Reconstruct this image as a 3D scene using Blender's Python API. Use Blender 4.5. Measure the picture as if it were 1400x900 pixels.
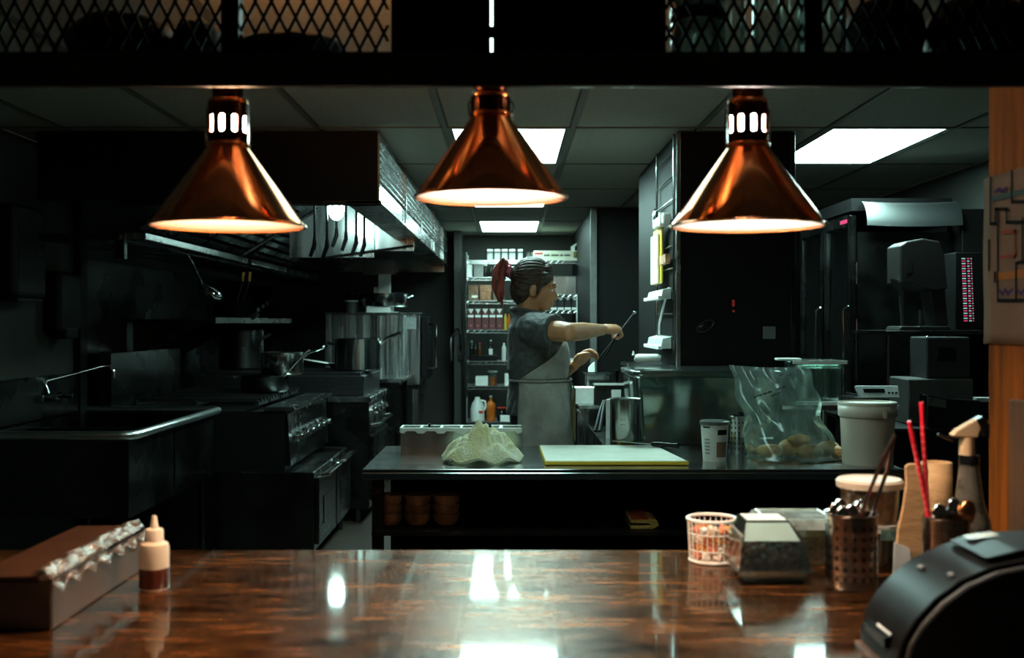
import bpy, bmesh, math, random
from mathutils import Vector, Matrix, noise
from math import sin, cos, pi, radians

random.seed(7)
for o in list(bpy.data.objects):
    bpy.data.objects.remove(o)
scene = bpy.context.scene
COL = scene.collection

# ------------------------------------------------------------------ camera, world, exposure
F, CX, CY, H = 1500.0, 697.0, 442.0, 1.425        # focal length in pixels, vanishing point, eye height
cam_d = bpy.data.cameras.new('camera')
cam = bpy.data.objects.new('camera', cam_d); COL.objects.link(cam)
cam.location = (0, 0, H); cam.rotation_euler = (pi/2, 0, 0)
cam_d.sensor_width = 36; cam_d.lens = 36*F/1400
cam_d.shift_x = (700-CX)/1400; cam_d.shift_y = (CY-450)/1400
cam_d.clip_start = .05
cam_d.dof.use_dof = True; cam_d.dof.focus_distance = 4.4; cam_d.dof.aperture_fstop = 4.0
scene.camera = cam
w = bpy.data.worlds.new('world'); scene.world = w; w.use_nodes = True
w.node_tree.nodes['Background'].inputs[0].default_value = (.0085, .008, .0055, 1)   # dim dining room behind the camera
w.node_tree.nodes['Background'].inputs[1].default_value = 1
vs = scene.view_settings
vs.view_transform = 'Standard'; vs.look = 'None'; vs.gamma = 1; vs.exposure = 0; vs.use_curve_mapping = False
scene.cycles.max_bounces = 10; scene.cycles.glossy_bounces = 5; scene.cycles.diffuse_bounces = 4
scene.cycles.transparent_max_bounces = 24; scene.cycles.transmission_bounces = 8
scene.cycles.caustics_reflective = True; scene.cycles.caustics_refractive = False
scene.cycles.sample_clamp_indirect = 12

PANEL = (40.0, 36.0, 16.0, 34.0, 6.5)   # radiance of the ceiling panels (the far one and the last, over the pass, turned down for contrast)
BULB = 430.0        # heat lamp bulb radiance

def P(px, py, Y):  # photo pixel at a known distance
    return Vector(((px-CX)/F*Y, Y, H+(CY-py)/F*Y))
def XX(px, Y): return (px-CX)/F*Y
def ZZ(py, Y): return H+(CY-py)/F*Y
def YZ(py, z): return (H-z)*F/(py-CY)      # distance at which height z shows at row py

# ------------------------------------------------------------------ materials
def lin(c):
    if isinstance(c, str):
        v = [int(c[i:i+2], 16)/255 for i in (1, 3, 5)]
        return tuple(x/12.92 if x <= .04045 else ((x+.055)/1.055)**2.4 for x in v)
    return c
MATS = {}
def M(name, col, metal=0., rough=.5, var=.12, scale=20., stretch=(1,1,1), bump=0., bscale=40., rvar=.0, spec=.5, emit=None, es=0, trans=0, sheen=0, coat=0, sss=0, col2=None, lo=.35, hi=.65):
    if name in MATS: return MATS[name]
    m = bpy.data.materials.new(name); m.use_nodes = True; MATS[name] = m
    nt = m.node_tree; N = nt.nodes; L = nt.links
    b = N['Principled BSDF']; c = lin(col)
    tc = N.new('ShaderNodeTexCoord'); mp = N.new('ShaderNodeMapping'); mp.inputs['Scale'].default_value = stretch
    L.new(tc.outputs['Object'], mp.inputs['Vector'])
    nz = N.new('ShaderNodeTexNoise'); nz.inputs['Scale'].default_value = scale; nz.inputs['Detail'].default_value = 5
    L.new(mp.outputs[0], nz.inputs['Vector'])
    r = N.new('ShaderNodeValToRGB'); L.new(nz.outputs['Fac'], r.inputs[0])
    c2 = lin(col2) if col2 else tuple(min(1, x*(1+var)) for x in c)
    c1 = c if col2 else tuple(x*(1-var) for x in c)
    r.color_ramp.elements[0].position = lo; r.color_ramp.elements[1].position = hi
    r.color_ramp.elements[0].color = (*c1, 1); r.color_ramp.elements[1].color = (*c2, 1)
    L.new(r.outputs[0], b.inputs['Base Color'])
    b.inputs['Metallic'].default_value = metal; b.inputs['Roughness'].default_value = rough
    b.inputs['Specular IOR Level'].default_value = spec
    if rvar:
        mr = N.new('ShaderNodeMapRange'); mr.inputs['To Min'].default_value = max(.02, rough-rvar); mr.inputs['To Max'].default_value = rough+rvar
        mr.inputs['From Min'].default_value = .3; mr.inputs['From Max'].default_value = .7
        L.new(nz.outputs['Fac'], mr.inputs['Value']); L.new(mr.outputs[0], b.inputs['Roughness'])
    if bump:
        n2 = N.new('ShaderNodeTexNoise'); n2.inputs['Scale'].default_value = bscale; n2.inputs['Detail'].default_value = 4
        L.new(mp.outputs[0], n2.inputs['Vector'])
        bp = N.new('ShaderNodeBump'); bp.inputs['Strength'].default_value = bump; bp.inputs['Distance'].default_value = .02
        L.new(n2.outputs['Fac'], bp.inputs['Height']); L.new(bp.outputs[0], b.inputs['Normal'])
    if es:
        b.inputs['Emission Color'].default_value = (*lin(emit), 1); b.inputs['Emission Strength'].default_value = es
    b.inputs['Transmission Weight'].default_value = trans
    b.inputs['Sheen Weight'].default_value = sheen; b.inputs['Coat Weight'].default_value = coat
    if sss:
        b.inputs['Subsurface Weight'].default_value = sss; b.inputs['Subsurface Radius'].default_value = (.012, .005, .003)
    return m
def CLEAR(name, tint='#e8f2ee', gloss=.25, milk=.1, rough=.12, milkcol='#cfe3dd', bump=0, bscale=30):
    """thin clear plastic or glass: see-through, with a Fresnel gloss and a little milkiness"""
    if name in MATS: return MATS[name]
    m = bpy.data.materials.new(name); m.use_nodes = True; MATS[name] = m
    nt = m.node_tree; N = nt.nodes; L = nt.links; N.remove(N['Principled BSDF']); out = N['Material Output']
    t = N.new('ShaderNodeBsdfTransparent'); t.inputs[0].default_value = (*lin(tint), 1)
    g = N.new('ShaderNodeBsdfGlossy'); g.inputs['Roughness'].default_value = rough; g.inputs[0].default_value = (.9, .95, .93, 1)
    d = N.new('ShaderNodeBsdfDiffuse'); d.inputs[0].default_value = (*lin(milkcol), 1)
    tl = N.new('ShaderNodeBsdfTranslucent'); tl.inputs[0].default_value = (*lin(milkcol), 1)
    fr = N.new('ShaderNodeFresnel'); fr.inputs[0].default_value = 1.5
    tc = N.new('ShaderNodeTexCoord'); nz = N.new('ShaderNodeTexNoise'); nz.inputs['Scale'].default_value = bscale
    L.new(tc.outputs['Object'], nz.inputs['Vector'])
    mr = N.new('ShaderNodeMapRange'); mr.inputs['From Min'].default_value = .3; mr.inputs['From Max'].default_value = .7
    mr.inputs['To Min'].default_value = milk*.6; mr.inputs['To Max'].default_value = milk*1.4; L.new(nz.outputs['Fac'], mr.inputs['Value'])
    md = N.new('ShaderNodeMixShader'); md.inputs[0].default_value = .4
    L.new(d.outputs[0], md.inputs[1]); L.new(tl.outputs[0], md.inputs[2])
    m1 = N.new('ShaderNodeMixShader'); L.new(mr.outputs[0], m1.inputs[0]); L.new(t.outputs[0], m1.inputs[1]); L.new(md.outputs[0], m1.inputs[2])
    ad = N.new('ShaderNodeMath'); ad.operation = 'MULTIPLY_ADD'; ad.inputs[1].default_value = 1; ad.inputs[2].default_value = gloss*.25; ad.use_clamp = True
    L.new(fr.outputs[0], ad.inputs[0])
    m2 = N.new('ShaderNodeMixShader'); L.new(ad.outputs[0], m2.inputs[0]); L.new(m1.outputs[0], m2.inputs[1]); L.new(g.outputs[0], m2.inputs[2])
    if bump:
        bp = N.new('ShaderNodeBump'); bp.inputs['Strength'].default_value = bump; bp.inputs['Distance'].default_value = .02
        L.new(nz.outputs['Fac'], bp.inputs['Height']); L.new(bp.outputs[0], g.inputs['Normal']); L.new(bp.outputs[0], d.inputs['Normal'])
    L.new(m2.outputs[0], out.inputs[0])
    return m
def EMIT(name, col, s):
    if name in MATS: return MATS[name]
    m = bpy.data.materials.new(name); m.use_nodes = True; MATS[name] = m
    N = m.node_tree.nodes; N.remove(N['Principled BSDF']); e = N.new('ShaderNodeEmission')
    e.inputs[0].default_value = (*lin(col), 1); e.inputs[1].default_value = s
    m.node_tree.links.new(e.outputs[0], N['Material Output'].inputs[0]); return m

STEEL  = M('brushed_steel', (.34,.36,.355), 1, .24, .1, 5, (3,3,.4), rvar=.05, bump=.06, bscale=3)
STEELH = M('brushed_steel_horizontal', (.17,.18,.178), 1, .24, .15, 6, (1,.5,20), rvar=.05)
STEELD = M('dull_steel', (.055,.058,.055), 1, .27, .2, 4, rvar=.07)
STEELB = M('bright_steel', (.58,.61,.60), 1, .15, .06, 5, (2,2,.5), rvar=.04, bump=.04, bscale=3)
CHROME = M('chrome', (.75,.77,.77), 1, .07, .03, 8)
BLACKM = M('black_metal', (.005,.005,.005), .3, .5, .2, 15, spec=.2)
IRON   = M('cast_iron', (.008,.008,.008), .2, .5, .2, 30, bump=.2, spec=.3)
BLACKP = M('black_plastic', (.007,.0067,.007), 0, .42, .2, 40, bump=.05, bscale=300, spec=.18)
DARKP  = M('dark_plastic_gloss', (.005,.005,.005), 0, .22, .2, 20, spec=.3)
WHITEP = M('white_plastic', (.72,.74,.70), 0, .4, .05, 15)
GREYP  = M('grey_plastic', (.07,.07,.066), 0, .45, .1, 15)
PAPER  = M('white_paper', (.78,.8,.76), 0, .7, .05, 30)
KRAFT  = M('kraft_paper', (.50,.28,.12), 0, .75, .15, 12, (1,1,4), bump=.15)
WALLP  = M('painted_wall', (.045,.046,.040), 0, .7, .1, 3, bump=.05, spec=.2)
WALLD  = M('dark_wall_panel', (.004,.004,.0037), 0, .5, .15, 4, spec=.12)
TANW   = M('tan_wall_paint', (.42,.27,.15), 0, .75, .1, 3)
TILEM  = M('ceiling_tile_board', (.21,.205,.175), 0, .85, .1, 60, bump=.25, bscale=160)
TBAR   = M('ceiling_grid_paint', (.085,.088,.075), 0, .5, .05, 10)
FLOORM = M('quarry_tile_floor', (.03,.02,.016), 0, .4, .2, 3, bump=.1)
WOOD   = M('orange_pine', (.20,.052,.005), 0, .75, .35, 5, (6,6,.5), bump=.1, spec=.03)
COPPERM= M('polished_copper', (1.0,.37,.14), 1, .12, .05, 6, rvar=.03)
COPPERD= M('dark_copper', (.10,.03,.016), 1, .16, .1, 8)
ENAMEL = M('white_enamel', (.82,.74,.68), 0, .35, .03, 8)
CLR    = CLEAR('clear_polycarbonate', gloss=.3, milk=.025)
CLR2   = CLEAR('clear_thin_plastic', gloss=.5, milk=.03, rough=.08)
GLASSM = CLEAR('cloudy_glass', gloss=1.2, milk=.10, rough=.05)  # milk and extra gloss imitate white reflections on the bottles
GLASS  = CLEAR('clear_glass', gloss=.7, milk=.0, rough=.04)

# ------------------------------------------------------------------ mesh helpers
class MB:
    def __init__(s): s.v = []; s.f = []
    def add(s, vs_, fs): k = len(s.v); s.v += [tuple(v) for v in vs_]; s.f += [tuple(i+k for i in f) for f in fs]; return s
    def box(s, x0, x1, y0, y1, z0, z1):
        return s.add([(x0,y0,z0),(x1,y0,z0),(x1,y1,z0),(x0,y1,z0),(x0,y0,z1),(x1,y0,z1),(x1,y1,z1),(x0,y1,z1)],
                     [(0,3,2,1),(4,5,6,7),(0,1,5,4),(1,2,6,5),(2,3,7,6),(3,0,4,7)])
    def obox(s, c, size, rot=(0,0,0)):
        from mathutils import Euler
        R = Euler(rot).to_matrix(); c = Vector(c); h = [d/2 for d in size]
        vv = [c + R @ Vector((sx*h[0], sy*h[1], sz*h[2])) for sz in (-1,1) for sx, sy in ((-1,-1),(1,-1),(1,1),(-1,1))]
        return s.add(vv, [(0,3,2,1),(4,5,6,7),(0,1,5,4),(1,2,6,5),(2,3,7,6),(3,0,4,7)])
    def tube(s, pts, r, seg=8, cap=True):
        pts = [Vector(p) for p in pts]; n = len(pts); rs = r if isinstance(r, (list, tuple)) else [r]*n
        rings = []; up = None
        for i, p in enumerate(pts):
            t = (pts[min(i+1, n-1)]-pts[max(i-1, 0)]).normalized()
            if up is None: up = Vector((0,0,1)) if abs(t.z) < .9 else Vector((1,0,0))
            a = up - t*up.dot(t); a.normalize(); b = t.cross(a); up = a
            rings.append([p + (a*cos(2*pi*k/seg) + b*sin(2*pi*k/seg))*rs[i] for k in range(seg)])
        vv = [q for R in rings for q in R]; ff = []
        for i in range(n-1):
            for k in range(seg):
                ff.append((i*seg+k, i*seg+(k+1) % seg, (i+1)*seg+(k+1) % seg, (i+1)*seg+k))
        if cap: ff += [tuple(range(seg))[::-1], tuple((n-1)*seg+k for k in range(seg))]
        return s.add(vv, ff)
    def lathe(s, prof, c=(0,0,0), seg=32, cap0=True, cap1=True, sx=1, sy=1):
        vv = []; ff = []; n = len(prof)
        for r, z in prof:
            for k in range(seg):
                a = 2*pi*k/seg; vv.append((c[0]+r*cos(a)*sx, c[1]+r*sin(a)*sy, c[2]+z))
        for i in range(n-1):
            for k in range(seg):
                ff.append((i*seg+k, i*seg+(k+1) % seg, (i+1)*seg+(k+1) % seg, (i+1)*seg+k))
        if cap0: ff.append(tuple(range(seg))[::-1])
        if cap1: ff.append(tuple((n-1)*seg+k for k in range(seg)))
        return s.add(vv, ff)
    def prism(s, poly, a0, a1, axis='y'):
        """poly in the two other axes (x,z for y; y,z for x; x,y for z), extruded a0..a1"""
        n = len(poly)
        def q(p, a): return {'y': (p[0], a, p[1]), 'x': (a, p[0], p[1]), 'z': (p[0], p[1], a)}[axis]
        vv = [q(p, a0) for p in poly]+[q(p, a1) for p in poly]
        ff = [tuple(range(n)), tuple(range(n, 2*n))[::-1]]+[(i, n+i, n+(i+1) % n, (i+1) % n) for i in range(n)]
        return s.add(vv, ff)
    def ell(s, c, r, seg=16, rings=10, rot=None):
        vv = []; ff = []; c = Vector(c)
        R = rot if rot else Matrix.Identity(3)
        for i in range(rings+1):
            t = pi*i/rings
            for k in range(seg):
                a = 2*pi*k/seg
                vv.append(c + R @ Vector((r[0]*sin(t)*cos(a), r[1]*sin(t)*sin(a), r[2]*cos(t))))
        for i in range(rings):
            for k in range(seg):
                ff.append((i*seg+k, (i+1)*seg+k, (i+1)*seg+(k+1) % seg, i*seg+(k+1) % seg))
        return s.add(vv, ff)
    def grid(s, nu, nv, fn, closed=False):
        vv = [fn(i/(nu-1), j/(nv-1)) for j in range(nv) for i in range(nu)]
        return s.add(vv, [(j*nu+i, j*nu+i+1, (j+1)*nu+i+1, (j+1)*nu+i) for j in range(nv-1) for i in range(nu-1)])
    def openbox(s, x0, x1, y0, y1, z0, z1, t=.004):
        """tray or bin with walls of thickness t, open at the top"""
        s.box(x0,x1,y0,y1,z0,z0+t); s.box(x0,x1,y0,y0+t,z0+t,z1); s.box(x0,x1,y1-t,y1,z0+t,z1)
        s.box(x0,x0+t,y0+t,y1-t,z0+t,z1); s.box(x1-t,x1,y0+t,y1-t,z0+t,z1); return s

LOCAL = set()
def mesh_of(mb, name, off=(0,0,0), smooth=False):
    me = bpy.data.meshes.new(name); o = Vector(off)
    me.from_pydata([tuple(Vector(v)-o) for v in mb.v], [], mb.f)
    bm = bmesh.new(); bm.from_mesh(me); bmesh.ops.remove_doubles(bm, verts=bm.verts, dist=1e-6)
    bmesh.ops.recalc_face_normals(bm, faces=bm.faces); bm.to_mesh(me); bm.free()
    if smooth:
        for p in me.polygons: p.use_smooth = True
        me.set_sharp_from_angle(angle=radians(40))
    return me
def tag(o, label=None, cat=None, group=None, kind=None):
    if label: o['label'] = label
    if cat: o['category'] = cat
    if group: o['group'] = group
    if kind: o['kind'] = kind
    return o
def thing(name, label, cat, loc=(0,0,0), group=None, local=False, kind=None):
    o = bpy.data.objects.new(name, None); COL.objects.link(o); o.location = loc; o.empty_display_size = .05
    if local: LOCAL.add(o.name)
    return tag(o, label, cat, group, kind)
def root_of(o):
    while o.parent: o = o.parent
    return o
def part(parent, name, mb, mat, smooth=False, bevel=0, label=None, seg=1, sol=0, kind=None):
    r = root_of(parent); off = (0,0,0) if r.name in LOCAL else r.location
    o = bpy.data.objects.new(name, mesh_of(mb, name, off, smooth)); COL.objects.link(o); o.parent = parent
    o.data.materials.append(mat); finish(o, bevel, seg, sol)
    if label: o['label'] = label
    if kind: o['kind'] = kind
    return o
def finish(o, bevel, seg, sol):
    if sol:
        m = o.modifiers.new('solid', 'SOLIDIFY'); m.thickness = sol; m.offset = 0
    if bevel:
        m = o.modifiers.new('bevel', 'BEVEL'); m.width = bevel; m.segments = seg; m.limit_method = 'ANGLE'
def single(name, mb, mat, label, cat, group=None, smooth=False, bevel=0, seg=1, sol=0, kind=None):
    xs = [v[0] for v in mb.v]; ys = [v[1] for v in mb.v]; zs = [v[2] for v in mb.v]
    off = ((min(xs)+max(xs))/2, (min(ys)+max(ys))/2, min(zs))
    o = bpy.data.objects.new(name, mesh_of(mb, name, off, smooth)); COL.objects.link(o); o.location = off
    o.data.materials.append(mat); finish(o, bevel, seg, sol)
    return tag(o, label, cat, group, kind)
def struct(name, mb, mat, bevel=0, label=None):
    o = single(name, mb, mat, label, None, bevel=bevel); o['kind'] = 'structure'; return o
def copy_tree(o, parent=None, loc=None, label=None):
    c = o.copy(); COL.objects.link(c); c.parent = parent
    if loc is not None: c.location = loc
    if label: c['label'] = label
    if o.name in LOCAL: LOCAL.add(c.name)
    for ch in list(o.children): copy_tree(ch, c)
    return c
def text_mb(txt, size):
    cu = bpy.data.curves.new('txt', 'FONT'); cu.body = txt; cu.size = size; cu.align_x = 'CENTER'; cu.align_y = 'CENTER'; cu.resolution_u = 3
    o = bpy.data.objects.new('txt', cu); COL.objects.link(o)
    dg = bpy.context.evaluated_depsgraph_get(); me = bpy.data.meshes.new_from_object(o.evaluated_get(dg))
    mb = MB(); mb.add([tuple(v.co) for v in me.vertices], [tuple(p.vertices) for p in me.polygons])
    bpy.data.objects.remove(o); bpy.data.meshes.remove(me); return mb
def xform(mb, mat):
    mb.v = [tuple(mat @ Vector(v)) for v in mb.v]; return mb
FACE_CAM = Matrix.Rotation(pi/2, 4, 'X')        # flat text turned upright, facing -y
def remesh(mb, voxel, smooth=6, name='body'):
    """unite overlapping closed pieces into one continuous skin"""
    me = bpy.data.meshes.new('tmp'); me.from_pydata(mb.v, [], mb.f)
    o = bpy.data.objects.new('tmp', me); COL.objects.link(o)
    r = o.modifiers.new('r', 'REMESH'); r.mode = 'VOXEL'; r.voxel_size = voxel
    s = o.modifiers.new('s', 'SMOOTH'); s.factor = .5; s.iterations = smooth
    dg = bpy.context.evaluated_depsgraph_get(); m2 = bpy.data.meshes.new_from_object(o.evaluated_get(dg))
    out = MB(); out.add([tuple(v.co) for v in m2.vertices], [tuple(p.vertices) for p in m2.polygons])
    bpy.data.objects.remove(o); bpy.data.meshes.remove(me); bpy.data.meshes.remove(m2)
    return out
def chain(mb, pts, rs, seg=12):
    """tapered limb with round joints"""
    for p, r in zip(pts, rs): mb.ell(p, (r, r, r), seg, 8)
    for i in range(len(pts)-1): mb.tube([pts[i], pts[i+1]], [rs[i], rs[i+1]], seg)
    return mb

# ================================================================== SETTING
XL, XR, YB, ZC, YH = -2.45, 2.75, 11.7, 2.36, 1.63
struct('floor', MB().box(-4,4.5,-1.5,YB,-.1,0), FLOORM)
struct('wall_left', MB().box(XL-.12,XL,YH,YB,0,ZC), WALLP)
struct('wall_right', MB().box(XR,XR+.12,YH,YB,0,ZC), WALLP)
struct('wall_back', MB().box(XL-.12,XR+.12,YB,YB+.1,0,ZC), WALLP)
# suspended ceiling: deck, boards and grid bars
ceil = struct('ceiling', MB().box(XL,XR,YH,YB,ZC+.05,ZC+.09), WALLD)
gx = [XL]+[-.31+.61*k for k in range(-3, 6) if XL+.05 < -.31+.61*k < XR-.05]+[XR]
gy = [YH]+[2.83+1.2*k for k in range(0, 8)]+[YB]
HX = -.634                                     # open edge of the hood
lights = {(-.31, 2.83), (-.31, 5.23), (-.31, 7.63), (-.31, 10.03), (1.52, 5.23)}
tile_cache = {}
li = 0
plabels = ['ceiling light panel above the person, half hidden by the middle copper lamp',
           'ceiling light panel between the other two in the middle row, behind the copper lamp rim',
           'small far ceiling light panel just in front of the wire storage rack',
           'ceiling light panel beyond the dark column, above the glass-door fridge',
           'ceiling light panel behind the solid shelf panel, glimpsed through its narrow seam']
for i in range(len(gx)-1):
    for j in range(len(gy)-1):
        x0, x1, y0, y1 = gx[i], gx[i+1], gy[j], gy[j+1]
        if any(abs(x0-a) < .02 and abs(y0-b) < .02 for a, b in lights):
            k = 3 if x0 > 1 else int(round((y0-5.23)/2.4)) % 5
            t = thing('ceiling_light_panel', plabels[k], 'ceiling light', ((x0+x1)/2, (y0+y1)/2, ZC-.005), 'ceiling light panels')
            part(t, 'diffuser', MB().box(x0+.035,x1-.035,y0+.035,y1-.035,ZC,ZC+.012), EMIT('ceiling_panel_light_%d' % k, (.60, 1.0, .93), PANEL[k]))
            fr = MB()
            fr.box(x0+.012,x1-.012,y0+.012,y0+.035,ZC-.004,ZC+.015).box(x0+.012,x1-.012,y1-.035,y1-.012,ZC-.004,ZC+.015)
            fr.box(x0+.012,x0+.035,y0+.035,y1-.035,ZC-.004,ZC+.015).box(x1-.035,x1-.012,y0+.035,y1-.035,ZC-.004,ZC+.015)
            part(t, 'frame', fr, TBAR)
            continue
        key = (round(x1-x0, 3), round(y1-y0, 3))
        if key not in tile_cache:
            hx, hy = (x1-x0)/2-.012, (y1-y0)/2-.012
            mb = MB(); mb.add([(-hx,-hy,.008),(hx,-hy,.008),(hx,hy,.008),(-hx,hy,.008),(-hx+.01,-hy+.01,0),(hx-.01,-hy+.01,0),(hx-.01,hy-.01,0),(-hx+.01,hy-.01,0),
                             (-hx,-hy,.02),(hx,-hy,.02),(hx,hy,.02),(-hx,hy,.02)],
                            [(4,5,6,7),(0,1,5,4),(1,2,6,5),(2,3,7,6),(3,0,4,7),(0,8,9,1),(1,9,10,2),(2,10,11,3),(3,11,8,0),(8,11,10,9)])
            tile_cache[key] = mesh_of(mb, 'ceiling_tile'); tile_cache[key].materials.append(TILEM)
        o = bpy.data.objects.new('ceiling_tile', tile_cache[key]); COL.objects.link(o); o.parent = ceil
        o.location = Vector(((x0+x1)/2, (y0+y1)/2, ZC-.002))-ceil.location
for x in gx[1:-1]: part(ceil, 'grid_bar', MB().box(x-.012,x+.012,YH,YB,ZC-.006,ZC+.03), TBAR)
for y in gy[1:-1]: part(ceil, 'grid_bar', MB().box(XL,XR,y-.009,y+.009,ZC-.0065,ZC+.03), TBAR)

# dark column right of the person, and the walk-in cold room wall behind it
colm = struct('wall_column', MB().box(.812,1.374,5.31,6.9,0,ZC-.01), WALLD, label='dark smooth column beside the clear storage bin')
part(colm, 'corner_trim', MB().box(.806,.826,5.30,5.325,.9,ZC-.012), STEEL, bevel=.002)
part(colm, 'corner_trim', MB().box(1.36,1.38,5.30,5.325,.9,ZC-.012), STEELD, bevel=.002)
cold = struct('wall_cold_room', MB().box(.66,2.74,8.82,11.6,0,ZC-.01), WALLD, label='black cold room front with a pale corner strip')
part(cold, 'corner_trim', MB().box(.645,.70,8.79,8.83,0,ZC-.012), M('grey_trim',(.10,.105,.10),.4,.4), bevel=.004)
struct('wall_splash', MB().box(XL,XL+.025,6.25,11.2,.9,1.79), M('sooty_steel',(.03,.031,.03),1,.3,.25,4,rvar=.08))  # dark steel, tone varied at random
struct('trim_1', MB().box(XL,XL+.04,6.16,6.26,.0,ZC-.01), BLACKM)
struct('trim_2', MB().box(-.56,-.49,11.05,11.65,0,ZC-.01), M('dark_grey_trim',(.03,.03,.028),.2,.5))

# ================================================================== PASS COUNTER
def counter_material():
    m = bpy.data.materials.new('worn_pass_steel'); m.use_nodes = True
    nt = m.node_tree; N = nt.nodes; L = nt.links; N.remove(N['Principled BSDF'])
    tc = N.new('ShaderNodeTexCoord'); mp = N.new('ShaderNodeMapping'); mp.inputs['Scale'].default_value = (1.0, 4.5, 1)
    mp.inputs['Rotation'].default_value = (0, 0, .12); L.new(tc.outputs['Object'], mp.inputs[0])
    n1 = N.new('ShaderNodeTexNoise'); n1.inputs['Scale'].default_value = 7; n1.inputs['Detail'].default_value = 9; n1.inputs['Roughness'].default_value = .68
    L.new(mp.outputs[0], n1.inputs[0])
    n2 = N.new('ShaderNodeTexNoise'); n2.inputs['Scale'].default_value = 3.2; n2.inputs['Detail'].default_value = 6; L.new(tc.outputs['Object'], n2.inputs[0])
    n3 = N.new('ShaderNodeTexNoise'); n3.inputs['Scale'].default_value = 160; n3.inputs['Detail'].default_value = 3; L.new(mp.outputs[0], n3.inputs[0])
    mx = N.new('ShaderNodeMix'); mx.inputs[0].default_value = .38; L.new(n1.outputs[0], mx.inputs[2]); L.new(n3.outputs[0], mx.inputs[3])
    r1 = N.new('ShaderNodeValToRGB'); L.new(mx.outputs[0], r1.inputs[0])
    r1.color_ramp.elements[0].position = .36; r1.color_ramp.elements[1].position = .66
    r1.color_ramp.elements[0].color = (.05,.016,.005,1); r1.color_ramp.elements[1].color = (.42,.155,.05,1)
    sharp = N.new('ShaderNodeBsdfGlossy'); sharp.inputs['Roughness'].default_value = .055; sharp.inputs[0].default_value = (.62,.62,.6,1)
    wide = N.new('ShaderNodeBsdfGlossy'); wide.inputs['Roughness'].default_value = .42
    film = N.new('ShaderNodeBsdfGlossy'); film.inputs['Roughness'].default_value = .40
    grime = N.new('ShaderNodeBsdfDiffuse')
    r2 = N.new('ShaderNodeValToRGB'); L.new(mx.outputs[0], r2.inputs[0]); r2.color_ramp.elements[0].position = .38; r2.color_ramp.elements[1].position = .62
    r2.color_ramp.elements[0].color = (.09,.085,.08,1); r2.color_ramp.elements[1].color = (.40,.43,.42,1)
    L.new(r2.outputs[0], wide.inputs[0]); L.new(r1.outputs[0], film.inputs[0]); L.new(r1.outputs[0], grime.inputs[0])
    fg = N.new('ShaderNodeMixShader'); fg.inputs[0].default_value = .22; L.new(film.outputs[0], fg.inputs[1]); L.new(grime.outputs[0], fg.inputs[2])
    mr = N.new('ShaderNodeMapRange'); mr.inputs['From Min'].default_value = .35; mr.inputs['From Max'].default_value = .65
    mr.inputs['To Min'].default_value = .07; mr.inputs['To Max'].default_value = .15; L.new(n2.outputs[0], mr.inputs[0])
    L.new(mr.outputs[0], wide.inputs['Roughness'])
    bp = N.new('ShaderNodeBump'); bp.inputs['Strength'].default_value = .25; bp.inputs['Distance'].default_value = .003
    L.new(n3.outputs[0], bp.inputs['Height']); L.new(bp.outputs[0], wide.inputs['Normal'])
    bp2 = N.new('ShaderNodeBump'); bp2.inputs['Strength'].default_value = .03; bp2.inputs['Distance'].default_value = .01
    L.new(n2.outputs[0], bp2.inputs['Height']); L.new(bp2.outputs[0], sharp.inputs['Normal'])
    a = N.new('ShaderNodeMixShader'); mr3 = N.new('ShaderNodeMapRange'); mr3.inputs['From Min'].default_value = .36; mr3.inputs['From Max'].default_value = .60; mr3.inputs['To Min'].default_value = .14; mr3.inputs['To Max'].default_value = .62
    L.new(n1.outputs[0], mr3.inputs[0]); L.new(mr3.outputs[0], a.inputs[0]); L.new(wide.outputs[0], a.inputs[1]); L.new(fg.outputs[0], a.inputs[2])
    mr2 = N.new('ShaderNodeMapRange'); mr2.inputs['From Min'].default_value = .3; mr2.inputs['From Max'].default_value = .7
    mr2.inputs['To Min'].default_value = .24; mr2.inputs['To Max'].default_value = .12; L.new(n1.outputs[0], mr2.inputs[0])
    b = N.new('ShaderNodeMixShader'); L.new(mr2.outputs[0], b.inputs[0]); L.new(a.outputs[0], b.inputs[1]); L.new(sharp.outputs[0], b.inputs[2])
    L.new(b.outputs[0], N['Material Output'].inputs[0]); return m
ZP = .94
YF = YZ(752, ZP)
t = thing('pass_counter', 'worn brown stainless steel pass counter under the copper lamps', 'counter', (0,2,0))
part(t, 'worktop', MB().box(-1.9,1.9,1.35,YF,ZP-.04,ZP), counter_material(), bevel=.003)
part(t, 'front_panel', MB().box(-1.88,1.88,1.45,1.48,.08,ZP-.04), BLACKM)
part(t, 'back_panel', MB().box(-1.88,1.88,YF-.05,YF-.02,.08,ZP-.04), BLACKM)
for x in (-1.85, 1.82): part(t, 'leg', MB().box(x,x+.05,1.5,1.55,0,ZP-.04), BLACKM)
for x in (-1.85, 1.82): part(t, 'leg', MB().box(x,x+.05,YF-.12,YF-.07,0,ZP-.04), BLACKM)

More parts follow.
